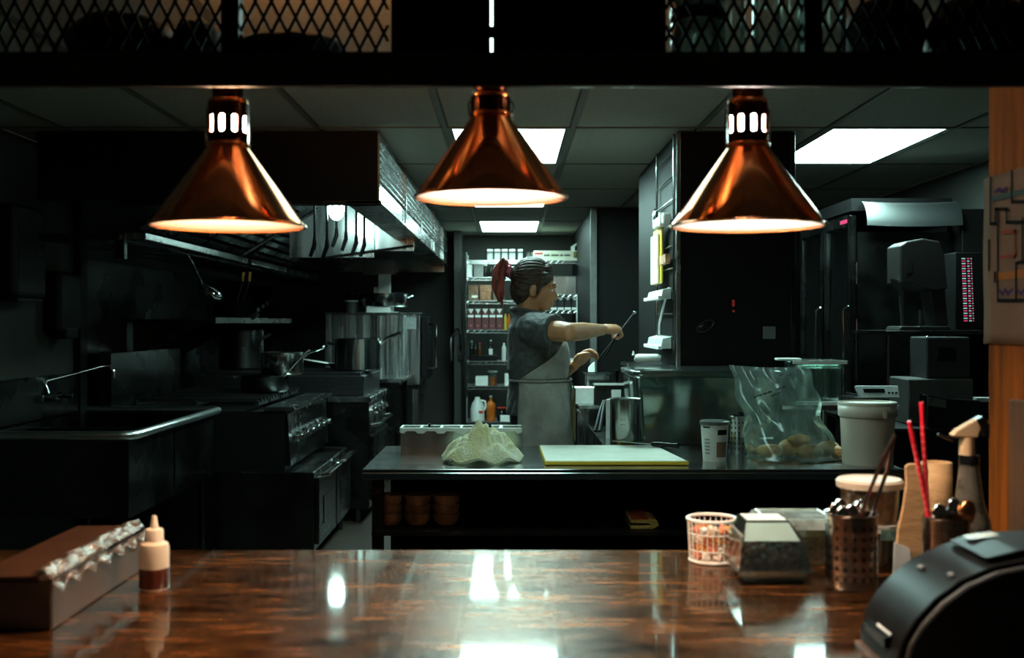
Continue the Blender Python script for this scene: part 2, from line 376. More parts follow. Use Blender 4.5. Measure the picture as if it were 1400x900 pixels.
# ================================================================== LAMP SHELF OVER THE PASS
YL = 1.93                                   # depth of the lamp row
t = thing('overhead_shelf', 'black overhead shelf with expanded metal guard carrying the copper lamps', 'shelf', (0,1.98,1.85))
ZS0, ZS1 = 1.85, 1.875
part(t, 'lamp_bar', MB().box(-2.2,2.2,1.84,1.985,ZS0,ZS1), M('polished_bar_steel',(.90,.86,.80),1,.06,.05,8), bevel=.002)
part(t, 'fascia', MB().box(-2.2,2.2,1.828,1.84,ZZ(119,1.834),ZS1+.003), M('black_fascia',(.012,.011,.009),0,.35,.1,8,spec=.3), bevel=.002)  # deepened to cover the bar's bright underside with black
part(t, 'shelf_plate', MB().box(-2.2,1.022,1.985,2.21,1.906,1.914), STEELB)
part(t, 'rear_rail', MB().box(-2.2,2.2,1.985,2.0,ZS0+.018,1.906), BLACKM)
def expanded(x0, x1, z0, z1, y, cw=.0292, ch=.058, sw=.0065):
    mb = MB()
    n = int((x1-x0)/cw)+1; rows = int((z1-z0)/ch)+1
    for r in range(rows*2):
        za, zb = z0+r*ch/2, z0+(r+1)*ch/2
        for k in range(-1, n+1):
            for d in (1, -1):
                xa = x0+(k+.5*(r % 2 if d == 1 else (r+1) % 2))*cw
                xb = xa+d*cw/2 if d == 1 else xa-cw/2
                if not (x0 <= xa <= x1 and x0 <= xb <= x1): continue
                mb.add([(xa-sw/2,y,za),(xa+sw/2,y,za),(xb+sw/2,y,zb),(xb-sw/2,y,zb),
                        (xa-sw/2,y+.003,za),(xa+sw/2,y+.003,za),(xb+sw/2,y+.003,zb),(xb-sw/2,y+.003,zb)],
                       [(0,1,2,3),(7,6,5,4),(0,3,7,4),(1,5,6,2)])
    return mb
for a, b in ((-1.2, XX(535,1.995)), (XX(910,1.995), 1.2)):
    part(t, 'mesh_guard', expanded(a, b, 1.88, 2.32, 1.995), BLACKM, label='black expanded metal guard with diamond openings')
xa, xb = XX(535,1.99), XX(910,1.99)
part(t, 'solid_panel', MB().box(xa,XX(670.3,1.99),1.987,2.0,1.875,2.35), BLACKM)
part(t, 'solid_panel', MB().box(XX(673.8,1.99),xb,1.987,2.0,1.875,2.35), BLACKM)
part(t, 'seam_tie', MB().box(XX(668,1.99),XX(676,1.99),1.984,1.987,ZZ(52,1.985),ZZ(36,1.985)), BLACKM)
for px in (316, 1110): part(t, 'upright', MB().box(XX(px,1.99)-.016,XX(px,1.99)+.016,1.98,2.01,1.87,2.35), BLACKM)
for x in (-2.15, 2.15): part(t, 'upright', MB().box(x-.03,x+.03,2.0,2.05,ZP,2.35), BLACKM)

# things on the shelf
def mound(px0, px1, pytop, Y, depth, label, name='black_bag', cat='bag'):
    x0, x1 = XX(px0,Y), XX(px1,Y); zt = ZZ(pytop,Y); z0 = 1.914; mb = MB(); cx = (x0+x1)/2; hw = (x1-x0)/2
    def fn(u, v):
        a = pi*v; b = 2*pi*u
        r = sin(a)**.6
        x = cx+hw*r*cos(b)*(1+.05*noise.noise(Vector((3*u,5*v,px0)))); y = Y+depth/2*r*sin(b)
        hgt = (zt-z0)
        z = z0+hgt*(.5+.5*cos(a))*(1+.08*noise.noise(Vector((cos(b)*2,sin(b)*2,v*4+px0))))
        return (x, y, max(z, z0))
    mb.grid(28, 14, fn)
    return single(name, mb, M('black_bag_film',(.012,.012,.012),0,.5,.2,20), label, cat, smooth=True)
mound(95, 240, 24, 2.12, .2, 'black rounded bag at the end of the overhead shelf, high as the mesh')
mound(242, 318, 36, 2.12, .2, 'small low black bag between two wider ones on the overhead shelf')
mound(318, 470, 48, 2.07, .12, 'long flat black bag on the overhead shelf beside the solid panel')
mound(1152, 1262, 3, 2.12, .18, 'black bulging bag on the overhead shelf next to the clear bottles')
mound(1264, 1412, 2, 2.12, .18, 'black bulging bag on the overhead shelf above the wooden post')
def bottle(name, px, Y, z0, r, h, mat, label, cat, neck=.4, capmat=None, group=None):
    x = XX(px, Y); t = thing(name, label, cat, (x,Y,z0), group)
    part(t, 'body', MB().lathe([(r*.92,0),(r,.006),(r,h*.62),(r*.9,h*.70),(r*neck,h*.8),(r*neck,h*.93)], (x,Y,z0), 20), mat, smooth=True)
    part(t, 'cap', MB().lathe([(r*neck*1.15,h*.93),(r*neck*1.15,h)], (x,Y,z0), 14), capmat or DARKP, smooth=True)
    return t
t = thing('storage_jar', 'squat clear glass jar with a black band on the overhead shelf', 'jar', (XX(953,2.1),2.1,1.914))
x = XX(953,2.1)
part(t, 'glass', MB().lathe([(.045,0),(.05,.008),(.05,.12),(.046,.128),(.046,.0135),(.01,.0135)], (x,2.1,1.914), 28, True, True), GLASSM, smooth=True)
part(t, 'band', MB().lathe([(.0515,.085),(.0515,.108)], (x,2.1,1.914), 28, False, False), DARKP, smooth=True, sol=.001)
part(t, 'lid', MB().lathe([(.053,.128),(.053,.15),(.02,.155)], (x,2.1,1.914), 28), DARKP, smooth=True)
for k, (px, r, h, lb) in enumerate(((1002,.024,.24,'tall clear bottle beside the squat glass jar'), (1050,.03,.3,'tall clear bottle between two others behind the mesh guard'),
                                    (1082,.022,.26,'slim clear bottle behind the mesh guard beside the upright'), (1137,.027,.25,'clear bottle standing beside the bulging black bag'))):
    bottle('glass_bottle', px, 2.1, 1.914, r, h, GLASSM, lb, 'bottle', group='clear bottles on the overhead shelf')

# ------------------------------------------------------------------ heat lamps
def heat_lamp(px, pyrim, pytop, label, bulbcol, k, slots=True):
    X = XX(px, YL); zr = ZZ(pyrim, YL); R = 104/F*YL
    hn = .105                                    # neck height
    hs = (pyrim-pytop)/F*YL                      # shade height
    zn = zr+hs
    t = thing('heat_lamp', label, 'lamp', (X, YL, zr), 'copper heat lamps over the pass')
    C = (X, YL, zr); r0 = .0347
    # shade: copper outside, white inside
    prof = [(R,0),(R*.985,.004)]+[(R*.985+(r0-R*.985)*u, .004+(hs-.004)*u) for u in (.25,.5,.75,1)]
    sh = part(t, 'shade', MB().lathe(prof, C, 64, False, False), COPPERM, smooth=True)
    part(sh, 'lining', MB().lathe([(r-.004 if i else R-.001, z+(.0005 if i == 0 else -.002)) for i, (r, z) in enumerate(prof)], C, 64, False, False), ENAMEL, smooth=True, label='white enamel inside of the shade')
    part(sh, 'rim', MB().tube([(X+R*cos(a), YL+R*sin(a), zr) for a in [2*pi*i/64 for i in range(65)]], .0025, 6), COPPERM, smooth=True)
    # vented neck with twelve real slots
    mb = MB(); nb = 10; n = 16; z0 = zn; z1 = min(zn+.075, ZS0-.03)
    for c in range(nb):
        a0 = 2*pi*c/nb+math.atan2(-YL,-X)+pi/nb; wd = 2*pi/nb; zc = (z0+z1)/2; hw, hh = wd*.20, .0145
        inner, outer = [], []
        for i in range(n):
            th = 2*pi*i/n; ct, st = cos(th), sin(th)
            m_ = max(abs(ct), abs(st)); outer.append((a0+wd/2*ct/m_, zc+(z1-z0)/2*st/m_))
            rr = hw*r0
            sx = rr*ct; sz = rr*st+(hh-rr)*(0 if abs(st) < 1e-6 else (1 if st > 0 else -1))
            inner.append((a0+sx/r0, zc+sz))
        if not slots: inner = [(a0+(a_-a0)*.001, zc+(z_-zc)*.001) for a_, z_ in outer]
        for i in range(n):
            j = (i+1) % n; q = [outer[i], outer[j], inner[j], inner[i]]
            mb.add([(X+r0*cos(a), YL+r0*sin(a), z) for a, z in q], [(0,1,2,3)])
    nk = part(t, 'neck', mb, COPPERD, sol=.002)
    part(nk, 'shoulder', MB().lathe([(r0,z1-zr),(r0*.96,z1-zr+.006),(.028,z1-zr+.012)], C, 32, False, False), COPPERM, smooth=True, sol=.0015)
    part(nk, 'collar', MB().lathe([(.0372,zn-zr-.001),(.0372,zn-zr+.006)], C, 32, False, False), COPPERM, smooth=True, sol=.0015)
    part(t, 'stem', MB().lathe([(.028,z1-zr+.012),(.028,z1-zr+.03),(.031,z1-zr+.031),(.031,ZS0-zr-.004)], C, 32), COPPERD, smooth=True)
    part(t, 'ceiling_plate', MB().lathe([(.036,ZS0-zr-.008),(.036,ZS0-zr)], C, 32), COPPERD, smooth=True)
    for s in (-1, 1):
        part(t, 'clip_wire', MB().tube([(X+s*(r0+.003),YL,z1-.004),(X+s*(r0+.005),YL,zn+.02),(X+s*(r0+.003),YL,zn+.002)], .0016, 6), CHROME, smooth=True)
    # bulb fills the neck and the top of the shade
    part(t, 'bulb', MB().lathe([(.006,hs*.42),(.022,hs*.45),(.030,hs*.58),(.026,hs*.78),(.029,hs+.002),(.029,z1-zr-.010),(.005,z1-zr-.006)], C, 24), EMIT('bulb_glow_%d' % k, bulbcol, BULB), smooth=True)
    return t
heat_lamp(312, 309, 201, 'copper heat lamp hanging over the squeeze bottle end of the counter', (1,.60,.32), 0)
heat_lamp(671, 270, 160, 'copper heat lamp hung highest, in the middle of the lamp row', (1,.76,.56), 1, False)
heat_lamp(1022, 309, 201, 'copper heat lamp hanging beside the black column, over the food tubs', (1,.88,.74), 2)
# added fill spots, hidden on the shelf, to warm the ceiling over the pass
for x, e, lb in ((-.42, 75, 'small warm puck light on the overhead shelf behind the long flat bag'), (.48, 32, 'small warm puck light on the overhead shelf behind the clear bottles')):
    t = thing('puck_light', lb, 'light', (x,2.185,1.914))
    part(t, 'case', MB().lathe([(.022,0),(.022,.012),(.018,.012),(.018,.006)], (x,2.185,1.914), 20), BLACKM, smooth=True)
    ld = bpy.data.lights.new('puck_glow', 'SPOT'); ld.energy = e; ld.color = (1,.43,.14); ld.spot_size = 1.25; ld.spot_blend = .8; ld.shadow_soft_size = .015
    lo = bpy.data.objects.new('puck_glow', ld); COL.objects.link(lo); lo.parent = t; lo.location = (0,0,.016); lo.rotation_euler = (radians(180-58),0,0)

# ------------------------------------------------------------------ wooden post with the pinned plan
XPF = XX(1351, 2.365)                                  # side face that looks along the lamp row
t = thing('wooden_post', 'orange pine post rising from the counter with a pinned paper plan', 'post', (1.12,2.23,ZP))
part(t, 'post', MB().box(XPF,1.22,2.09,2.365,ZP,2.35), WOOD, bevel=.004)
part(t, 'rail', MB().box(XPF-.012,XPF,2.09,XPF*F/(1386-CX),ZP,1.27), M('pale_wood_rail',(.10,.045,.02),0,.6,.2,6,(6,6,.5),spec=.1), bevel=.003)
XP = XPF-.004
pl = thing('paper_plan', 'creased paper floor plan with coloured patches pinned on the wooden post', 'paper', (XP,2.28,ZZ(468,2.3)))
def onpost(px, py, lift=.003):
    x = XP-lift; Yq = x*F/(px-CX); return Vector((x, Yq, ZZ(py, Yq)))
PLANP = M('aged_paper', (.16,.09,.055), 0, .8, .12, 6, spec=.05)
ya, yb = XP*F/(1345-CX), 2.095; z0, z1 = ZZ(470,ya), ZZ(245,ya)
part(pl, 'sheet', MB().grid(8, 16, lambda u, v: (XP+.0012*sin(9*v+3*u), ya+(yb-ya)*u, z0+(z1-z0)*v)), PLANP, sol=.001, smooth=True)
INK = M('plan_ink', (.012,.010,.010), 0, .9, spec=.02); TEALI = M('plan_teal', (.05,.075,.07), 0, .9, spec=.02); REDI = M('plan_red', (.20,.05,.03), 0, .9, spec=.02); ORI = M('plan_orange', (.30,.11,.03), 0, .9, spec=.02); BLUI = M('plan_purple', (.06,.035,.10), 0, .9, spec=.02)
def stroke(pts, wd, mat, nm='drawn_line'):
    wd = max(wd, .0075)
    mb = MB()
    for (a, b), (c, d) in zip(pts[:-1], pts[1:]):
        p, q = onpost(a,b), onpost(c,d); dv = (q-p).normalized(); nv = Vector((0,-dv.z,dv.y))*wd/2; e = dv*wd/2
        mb.add([p-e+nv, q+e+nv, q+e-nv, p-e-nv], [(0,1,2,3)])
    part(pl, nm, mb, mat)
stroke([(1354,244),(1354,306),(1361,306),(1361,286),(1376,286),(1376,304),(1400,304)], .003, INK)
stroke([(1364,287),(1364,411),(1400,411)], .003, INK)
stroke([(1383,235),(1383,276),(1400,276)], .003, INK)
stroke([(1389,411),(1389,360),(1398,358),(1398,300)], .003, INK)
stroke([(1356,272),(1400,262)], .012, TEALI, 'teal_patch')
stroke([(1352,330),(1352,368)], .009, INK, 'dark_patch'); stroke([(1360,374),(1360,384)], .009, INK, 'dark_patch')
stroke([(1368,318),(1387,316)], .006, REDI, 'red_frame'); stroke([(1368,352),(1387,350)], .006, REDI, 'red_frame'); stroke([(1387,316),(1387,350)], .005, REDI, 'red_frame')
stroke([(1365,378),(1400,374)], .016, ORI, 'orange_patch')
stroke([(1367,398),(1371,403),(1374,396),(1378,402),(1384,396)], .003, BLUI, 'handwriting'); stroke([(1360,262),(1366,259),(1370,262),(1376,258)], .003, BLUI, 'handwriting')
stroke([(1392,398),(1396,402),(1400,397)], .003, BLUI, 'handwriting')

# ================================================================== EXHAUST HOOD AND COOK LINE
Y0, Y1 = 5.31, 11.15; ZB = 2.02
t = thing('exhaust_hood', 'long stainless steel exhaust hood over the cook line', 'exhaust hood', (-1.5,8.2,1.8))
part(t, 'front_panel', MB().box(XL+.16,HX,Y0,Y0+.03,ZB,ZC-.008), BLACKM, bevel=.002)  # steel front coloured black for the dark room it mirrors
part(t, 'side_panel', MB().box(HX-.03,HX,Y0+.03,Y1,ZB,ZC-.008), STEELH)
part(t, 'corner_strip', MB().box(HX-.005,HX+.004,Y0-.003,Y0+.02,ZB,ZC-.008), STEELB)
for k in range(7):
    z = 2.105+.032*k
    part(t, 'louvre', MB().add([(HX,Y0+.03,z),(HX+.012,Y0+.03,z+.004),(HX,Y0+.03,z+.026),(HX,Y1,z),(HX+.012,Y1,z+.004),(HX,Y1,z+.026)], [(0,1,4,3),(1,2,5,4),(0,2,1),(3,4,5),(0,3,5,2)]), STEELH)
for y in (6.55, 7.7, 9.0, 10.2): part(t, 'seam_strip', MB().box(HX+.004,HX+.017,y-.012,y+.012,ZB,ZC-.008), STEELB)
part(t, 'bottom_rail', MB().box(HX-.16,HX+.012,Y0,Y1,ZB-.018,ZB), STEELD, bevel=.003)
part(t, 'top_plate', MB().box(XL+.16,HX-.03,Y0+.03,Y1,ZC-.045,ZC-.03), STEELD)
part(t, 'front_gutter', MB().box(-1.9,HX,Y0,Y0+.08,ZB-.018,ZB), STEELD)
# partition and far end inside the canopy: bright steel sheets facing the room
for k, (xa, xb) in enumerate(((XX(396,7.6),XX(512,7.6)-.004),(XX(512,7.6)+.004,HX-.03))):
    part(t, 'partition_sheet', MB().box(xa,xb,7.6,7.62,ZZ(352 if k == 0 else 343,7.6),ZC-.05), M('partition_steel',(.6,.64,.63),1,.3,.1,4,(3,3,.4),rvar=.08))
part(t, 'partition_rail', MB().tube([(XX(440,7.6),7.585,ZZ(353,7.6)),(HX-.03,7.585,ZZ(336,7.6))], .008), STEELD, smooth=True)
part(t, 'end_panel', MB().box(-1.9,HX-.03,Y1-.03,Y1,ZZ(372,11.1),ZC-.05), STEELB)
# sloped grease filters, each lifted out singly
for k in range(10):
    ya = Y0+.10+k*.57; yb = ya+.54
    if ya < 7.62 < yb: yb = 7.58
    mb = MB()
    for b in range(9):
        u0, u1 = b/9, (b+.6)/9
        q = lambda u: (-1.83+(.52)*u, 1.89+.38*u)
        (xa, za), (xb, zb) = q(u0), q(u1)
        mb.add([(xa,ya,za),(xb,ya,zb),(xb,yb,zb),(xa,yb,za),(xa-.012,ya,za+.014),(xb-.012,ya,zb+.014),(xb-.012,yb,zb+.014),(xa-.012,yb,za+.014)],
               [(0,3,2,1),(4,5,6,7),(0,1,5,4),(1,2,6,5),(2,3,7,6),(3,0,4,7)])
    part(t, 'baffle_filter', mb, STEELD)
for (a, b) in ((Y0+.08, 7.5), (7.64, Y1-.05)):
    part(t, 'grease_trough', MB().box(-1.90,-1.79,a,b,1.835,1.872), STEEL, bevel=.004)
part(t, 'back_panel', MB().box(XL+.16,-1.9,Y0+.03,Y1,1.83,1.86), STEELD)
part(t, 'bracket', MB().box(-1.93,-1.88,Y0+.04,Y0+.08,1.74,1.835), STEELD)
part(t, 'hanger_strut', MB().tube([(-1.3,7.45,2.2),(-1.83,7.45,1.88)], .012), STEEL, smooth=True)
for px, py in ((460,330), (473,335), (487,340), (498,343), (430,343), (447,345)):
    y = 7.3 if px > 450 else 6.9
    x = XX(px, y)
    n = part(t, 'nozzle_pipe', MB().tube([(x,y,ZC-.05),(x,y,ZZ(py-12,y))], .008), STEELD, smooth=True)
    part(n, 'nozzle', MB().tube([(x,y,ZZ(py-18,y)),(x,y,ZZ(py-8,y)),(x-.025,y-.01,ZZ(py+8,y))], [.010,.015,.012]), BLACKM, smooth=True)
# hood lamp (vapour-proof globe)
hx, hy, hz = XX(460,6.9), 6.9, ZZ(283,6.9)
lp = part(t, 'hood_lamp', MB().lathe([(.045,.05),(.05,.07),(.05,.09)], (hx,hy,hz), 20), STEELD, smooth=True)
part(lp, 'globe', MB().ell((hx,hy,hz-.01), (.05,.05,.075), 20, 12), EMIT('hood_lamp_glow', (.62,1,.93), 60), smooth=True)

# ---- sink with faucet
SX0, SX1, SY0, SY1, SZ = XL+.02, -1.655, 4.82, 6.27, .93
t = thing('steel_sink', 'deep stainless steel sink with rolled rim against the grey wall', 'sink', ((SX0+SX1)/2,(SY0+SY1)/2,0))
bx = MB(); bx.openbox(SX0,SX1-.03,SY0+.03,SY1-.03,.56,SZ-.012,.012)
part(t, 'basin', bx, STEELD)
rim = [(SX0,SY0,SZ),(SX1-.06,SY0,SZ),(SX1-.02,SY0+.02,SZ),(SX1,SY0+.07,SZ),(SX1,SY1-.05,SZ),(SX1-.03,SY1,SZ),(SX0,SY1,SZ)]
part(t, 'rolled_rim', MB().tube(rim, .021, 12), M('satin_rim_steel',(.62,.66,.65),1,.28,.06,6), smooth=True)
part(t, 'divider', MB().box(SX0,SX1-.03,5.5,5.52,.6,SZ-.03), STEELD)
part(t, 'backsplash', MB().box(SX0-.018,SX0+.012,SY0-.3,6.15,SZ,1.15), STEELD, bevel=.003)
for x in (SX0+.05, SX1-.08):
    for y in (SY0+.08, SY1-.08): part(t, 'leg', MB().tube([(x,y,0),(x,y,.6)], .02, 10), STEELD, smooth=True)
t = thing('swing_faucet', 'chrome swing spout faucet reaching over the sink', 'faucet', (XL+.03,5.72,1.05))
part(t, 'spout', MB().tube([(XL+.05,5.72,1.05),(XX(60,5.72)+.005,5.72,1.10),(XX(64,5.72),5.72,1.12),P(140,501,5.95),P(150,501,5.96),P(155,508,5.96),P(155,517,5.96)], .011, 10), CHROME, smooth=True)
part(t, 'mounting_bar', MB().box(XL+.03,XL+.07,5.6,5.84,1.02,1.06), CHROME, bevel=.006)
for y in (5.62, 5.82): part(t, 'tap_handle', MB().tube([(XL+.07,y,1.04),(XL+.13,y,1.04)], .012), CHROME, smooth=True)
t = thing('towel_dispenser', 'large black paper towel dispenser on the grey wall', 'dispenser', (XL+.06,5.4,1.54))
part(t, 'cover', MB().box(XL,XL+.11,5.2,5.56,1.54,2.0), BLACKM, bevel=.035, seg=4)
part(t, 'keyhole', MB().ell((XL+.112,5.46,1.77), (.004,.008,.012), 10, 6), CHROME, smooth=True)
part(t, 'paper_slot', MB().box(XL+.02,XL+.1,5.24,5.52,1.532,1.545), BLACKM)
t = thing('soap_dispenser', 'narrow black soap dispenser on the grey wall above the sink', 'dispenser', (XL+.05,5.9,1.33))
part(t, 'cover', MB().box(XL,XL+.10,5.74,6.03,1.37,1.70), BLACKM, bevel=.03, seg=4)
part(t, 'push_bar', MB().box(XL+.03,XL+.105,5.80,5.97,1.34,1.40), BLACKM, bevel=.01, seg=2)

# ---- range one
def knob_row(parent, x, ya, yb, z, n, mat=CHROME):
    for k in range(n):
        y = ya+(yb-ya)*k/(n-1); a = Vector((x,y,z))
        kb = part(parent, 'knob', MB().tube([a, a+Vector((.018,0,.0)), a+Vector((.022,0,0)), a+Vector((.045,0,0))], [.032,.032,.022,.020], 14), mat, smooth=True)
        part(kb, 'pointer', MB().box(x+.044,x+.05,y-.004,y+.004,z-.02,z+.02), BLACKM)
R1 = (6.33, 7.66)
t = thing('gas_range', 'stainless gas range with chrome knobs beside the sink', 'range', (-1.7,7.0,0))
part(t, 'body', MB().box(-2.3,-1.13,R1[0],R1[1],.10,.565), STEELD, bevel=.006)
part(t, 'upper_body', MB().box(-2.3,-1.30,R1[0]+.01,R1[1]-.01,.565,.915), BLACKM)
part(t, 'control_panel', MB().prism([(-1.30,.60),(-1.265,.60),(-1.285,.90),(-1.30,.90)], R1[0]+.01, R1[1]-.01), STEELD)
part(t, 'landing_ledge', MB().box(-1.42,-1.24,R1[0],R1[1]-.02,.915,.94), STEEL, bevel=.005)
part(t, 'ledge_lip', MB().tube([(-1.24,R1[0]+.01,.938),(-1.24,R1[1]-.03,.938)], .008, 8), STEELB, smooth=True)
knob_row(t, -1.268, 6.5, 7.5, .755, 6)
for k in range(4):
    y = R1[0]+.18+.31*k; g = MB()
    for q in range(-1, 2): g.box(-2.2,-1.45,y+q*.09-.008,y+q*.09+.008,.965,.985)
    for xx in (-2.18, -1.83, -1.47): g.box(xx-.01,xx+.01,y-.13,y+.13,.945,.975)
    part(t, 'burner_grate', g, IRON)
part(t, 'back_riser', MB().box(-2.38,-2.3,R1[0],R1[1],.10,1.25), STEELD)
for (ya, yb) in ((6.36,6.97), (7.01,7.63)):
    d = part(t, 'oven_door', MB().box(-1.13,-1.105,ya,yb,.14,.53), STEELD, bevel=.005)
    part(d, 'window', MB().box(-1.106,-1.10,ya+.15,yb-.15,.24,.40), DARKP)
    part(d, 'handle', MB().tube([(-1.105,ya+.06,.535),(-1.065,ya+.07,.54),(-1.065,yb-.07,.54),(-1.105,yb-.06,.535)], .011, 8), CHROME, smooth=True)
for x in (-2.2, -1.18):
    for y in (R1[0]+.08, R1[1]-.08): part(t, 'leg', MB().tube([(x,y,0),(x,y,.1)], .025, 10), STEELD, smooth=True)
# ---- range two (raised grill)
R2 = (7.8, 8.85)
t = thing('char_grill', 'steel grill range with raised dark top and a bright front handle', 'range', (-1.5,8.3,0))
part(t, 'body', MB().box(-2.3,-1.0,R2[0],R2[1],.1,.86), STEELD, bevel=.006)
part(t, 'landing_ledge', MB().box(-1.3,-.985,R2[0]-.01,R2[1],.86,.90), STEEL, bevel=.005)
part(t, 'raised_top', MB().box(-2.28,-1.05,R2[0]+.1,R2[1],.90,1.045), IRON, bevel=.006)
for k in range(8):
    y = R2[0]+.16+k*.115; part(t, 'grill_bar', MB().box(-2.2,-1.08,y-.02,y+.02,1.045,1.066), IRON)
part(t, 'front_handle', MB().tube([(-1.0,7.9,.69),(-.94,7.92,.70),(-.94,8.7,.70),(-1.0,8.72,.69)], .014, 8), STEELB, smooth=True)
d = part(t, 'oven_door', MB().box(-1.0,-.975,R2[0]+.04,R2[1]-.04,.16,.62), STEELD, bevel=.005)
part(d, 'window', MB().box(-.976,-.97,R2[0]+.22,R2[1]-.22,.28,.48), DARKP)
knob_row(t, -1.0, 7.95, 8.6, .79, 4)
for x in (-2.2, -1.1):
    for y in (R2[0]+.08, R2[1]-.08): part(t, 'leg', MB().tube([(x,y,0),(x,y,.1)], .025, 10), STEELD, smooth=True)
# ---- steel side table and tall oven
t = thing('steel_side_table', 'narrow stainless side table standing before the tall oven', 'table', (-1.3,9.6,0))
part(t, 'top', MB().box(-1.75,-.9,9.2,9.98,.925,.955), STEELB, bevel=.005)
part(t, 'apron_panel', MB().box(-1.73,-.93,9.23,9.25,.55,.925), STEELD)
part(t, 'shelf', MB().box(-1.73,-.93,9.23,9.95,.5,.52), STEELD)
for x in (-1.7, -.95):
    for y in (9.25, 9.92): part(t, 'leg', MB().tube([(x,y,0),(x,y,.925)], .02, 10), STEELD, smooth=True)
OY = 10.05
t = thing('combi_oven', 'tall stainless oven with a streaky bright side panel', 'oven', (-1.25,10.4,0))
ox0, ox1, oz0, oz1 = XX(444,OY), XX(575,OY), .86, ZZ(430,OY)
part(t, 'body', MB().box(ox0,ox1,OY,10.85,oz0,oz1), M('oven_side_steel',(.62,.66,.65),1,.24,.25,4,(6,6,.22),rvar=.08,bump=.5,bscale=1.6), bevel=.008)
part(t, 'top_edge', MB().box(ox0-.01,ox1+.012,OY-.012,10.85,oz1,oz1+.018), STEEL)
part(t, 'door', MB().box(ox1+.005,ox1+.06,OY+.01,10.8,oz0+.05,oz1-.02), BLACKM, bevel=.006)
part(t, 'side_seam', MB().box(XX(488,OY)-.003,XX(488,OY)+.003,OY-.002,OY+.002,oz0+.05,oz1-.02), STEELD)
part(t, 'rating_label', MB().box(XX(553,OY),XX(569,OY),OY-.003,OY,ZZ(450,OY),ZZ(434,OY)), M('printed_label',(.30,.33,.32),0,.5,.5,220))
part(t, 'door_handle', MB().tube([(ox1+.06,OY+.06,oz0+.15),(ox1+.14,OY+.04,oz0+.16),(ox1+.14,OY+.04,oz1-.10),(ox1+.06,OY+.06,oz1-.09)], .012, 8), CHROME, smooth=True)
part(t, 'vent_grille', MB().box(ox1-.02,ox1+.055,OY-.005,OY+.05,.78,.86), STEELD)
st = part(t, 'stand', MB().box(ox0+.02,ox1-.02,OY+.02,10.83,.82,.86), STEELD)
for x in (ox0+.05, ox1-.05):
    for y in (OY+.05, 10.78): part(t, 'leg', MB().box(x-.025,x+.025,y-.025,y+.025,0,.82), STEEL)
# things stacked on the oven
def box_thing(name, px0, px1, py0, py1, Y, d, mat, label, cat, z0=None, bevel=.003, group=None):
    za = ZZ(py1, Y) if z0 is None else z0
    return single(name, MB().box(XX(px0,Y),XX(px1,Y),Y,Y+d,za,ZZ(py0,Y)), mat, label, cat, group, bevel=bevel)
oy = 10.12; zt = oz1+.018
def tray_thing(name, px0, px1, zlo, zhi, Y, d, mat, label, cat, rim=.012):
    x0, x1 = XX(px0,Y), XX(px1,Y); t = thing(name, label, cat, ((x0+x1)/2, Y+d/2, zlo))
    part(t, 'pan', MB().openbox(x0+rim,x1-rim,Y+rim,Y+d-rim,zlo,zhi), mat)
    r = MB(); r.box(x0,x1,Y,Y+rim+.004,zhi-.004,zhi).box(x0,x1,Y+d-rim-.004,Y+d,zhi-.004,zhi).box(x0,x0+rim+.004,Y+rim,Y+d-rim,zhi-.004,zhi).box(x1-rim-.004,x1,Y+rim,Y+d-rim,zhi-.004,zhi)
    part(t, 'rim', r, mat); return t
t = thing('white_carton', 'low white carton on the tall oven under the wide pan', 'box', (XX(517,oy),oy+.15,zt))
za = zt+.055
part(t, 'carton', MB().box(XX(501,oy),XX(534,oy),oy,oy+.3,zt,za), PAPER, bevel=.002)
part(t, 'flap', MB().box(XX(501,oy),XX(545,oy),oy-.03,oy,zt,zt+.006), PAPER)
zb_ = ZZ(401, oy)
cx = XX(525,oy+.2); t = thing('rondeau_pan', 'wide shallow stainless pan stacked on the tall oven', 'pan', (cx,oy+.2,za))
part(t, 'pan', MB().lathe([(.225,0),(.232,.01),(.232,zb_-za),(.24,zb_-za+.003),(.228,zb_-za),(.228,.015),(.02,.012)], (cx,oy+.2,za), 40, True, True), STEELB, smooth=True)
part(t, 'handle', MB().tube([(cx+.23,oy+.14,zb_-.04),(cx+.275,oy+.15,zb_-.02),(cx+.275,oy+.24,zb_-.02),(cx+.23,oy+.25,zb_-.04)], .008), CHROME, smooth=True)
zc_ = ZZ(375, oy)
t = thing('white_canister', 'upright white canister standing on the wide shallow pan', 'canister', (XX(524,oy),oy+.1,zb_))
part(t, 'body', MB().box(XX(516,oy),XX(532,oy),oy+.05,oy+.17,zb_+.004,zc_), WHITEP, bevel=.008, seg=2)
part(t, 'clip', MB().box(XX(510,oy),XX(515,oy),oy+.06,oy+.12,zb_+.004,ZZ(392,oy)), WHITEP, bevel=.002)
tray_thing('hotel_pan', 494, 541, zc_, ZZ(356,oy), oy, .3, STEEL, 'steel hotel pan on top of the white canister', 'pan')
cx = XX(480,10.2); t = thing('small_pail', 'small grey pail with a flat lid beside the wide pan', 'bucket', (cx,10.2,zt))
part(t, 'pail', MB().lathe([(.05,0),(.06,.10)], (cx,10.2,zt), 24), GREYP, smooth=True); part(t, 'lid', MB().lathe([(.066,.10),(.066,.112),(.05,.114)], (cx,10.2,zt), 24), WHITEP, smooth=True)
single('steel_cylinder_can', MB().lathe([(.07,0),(.07,.19),(.066,.193),(.066,.02),(.01,.02)], (XX(482,10.55),10.55,zt), 24), STEELD, 'dull steel can behind the small grey pail', 'can', smooth=True)

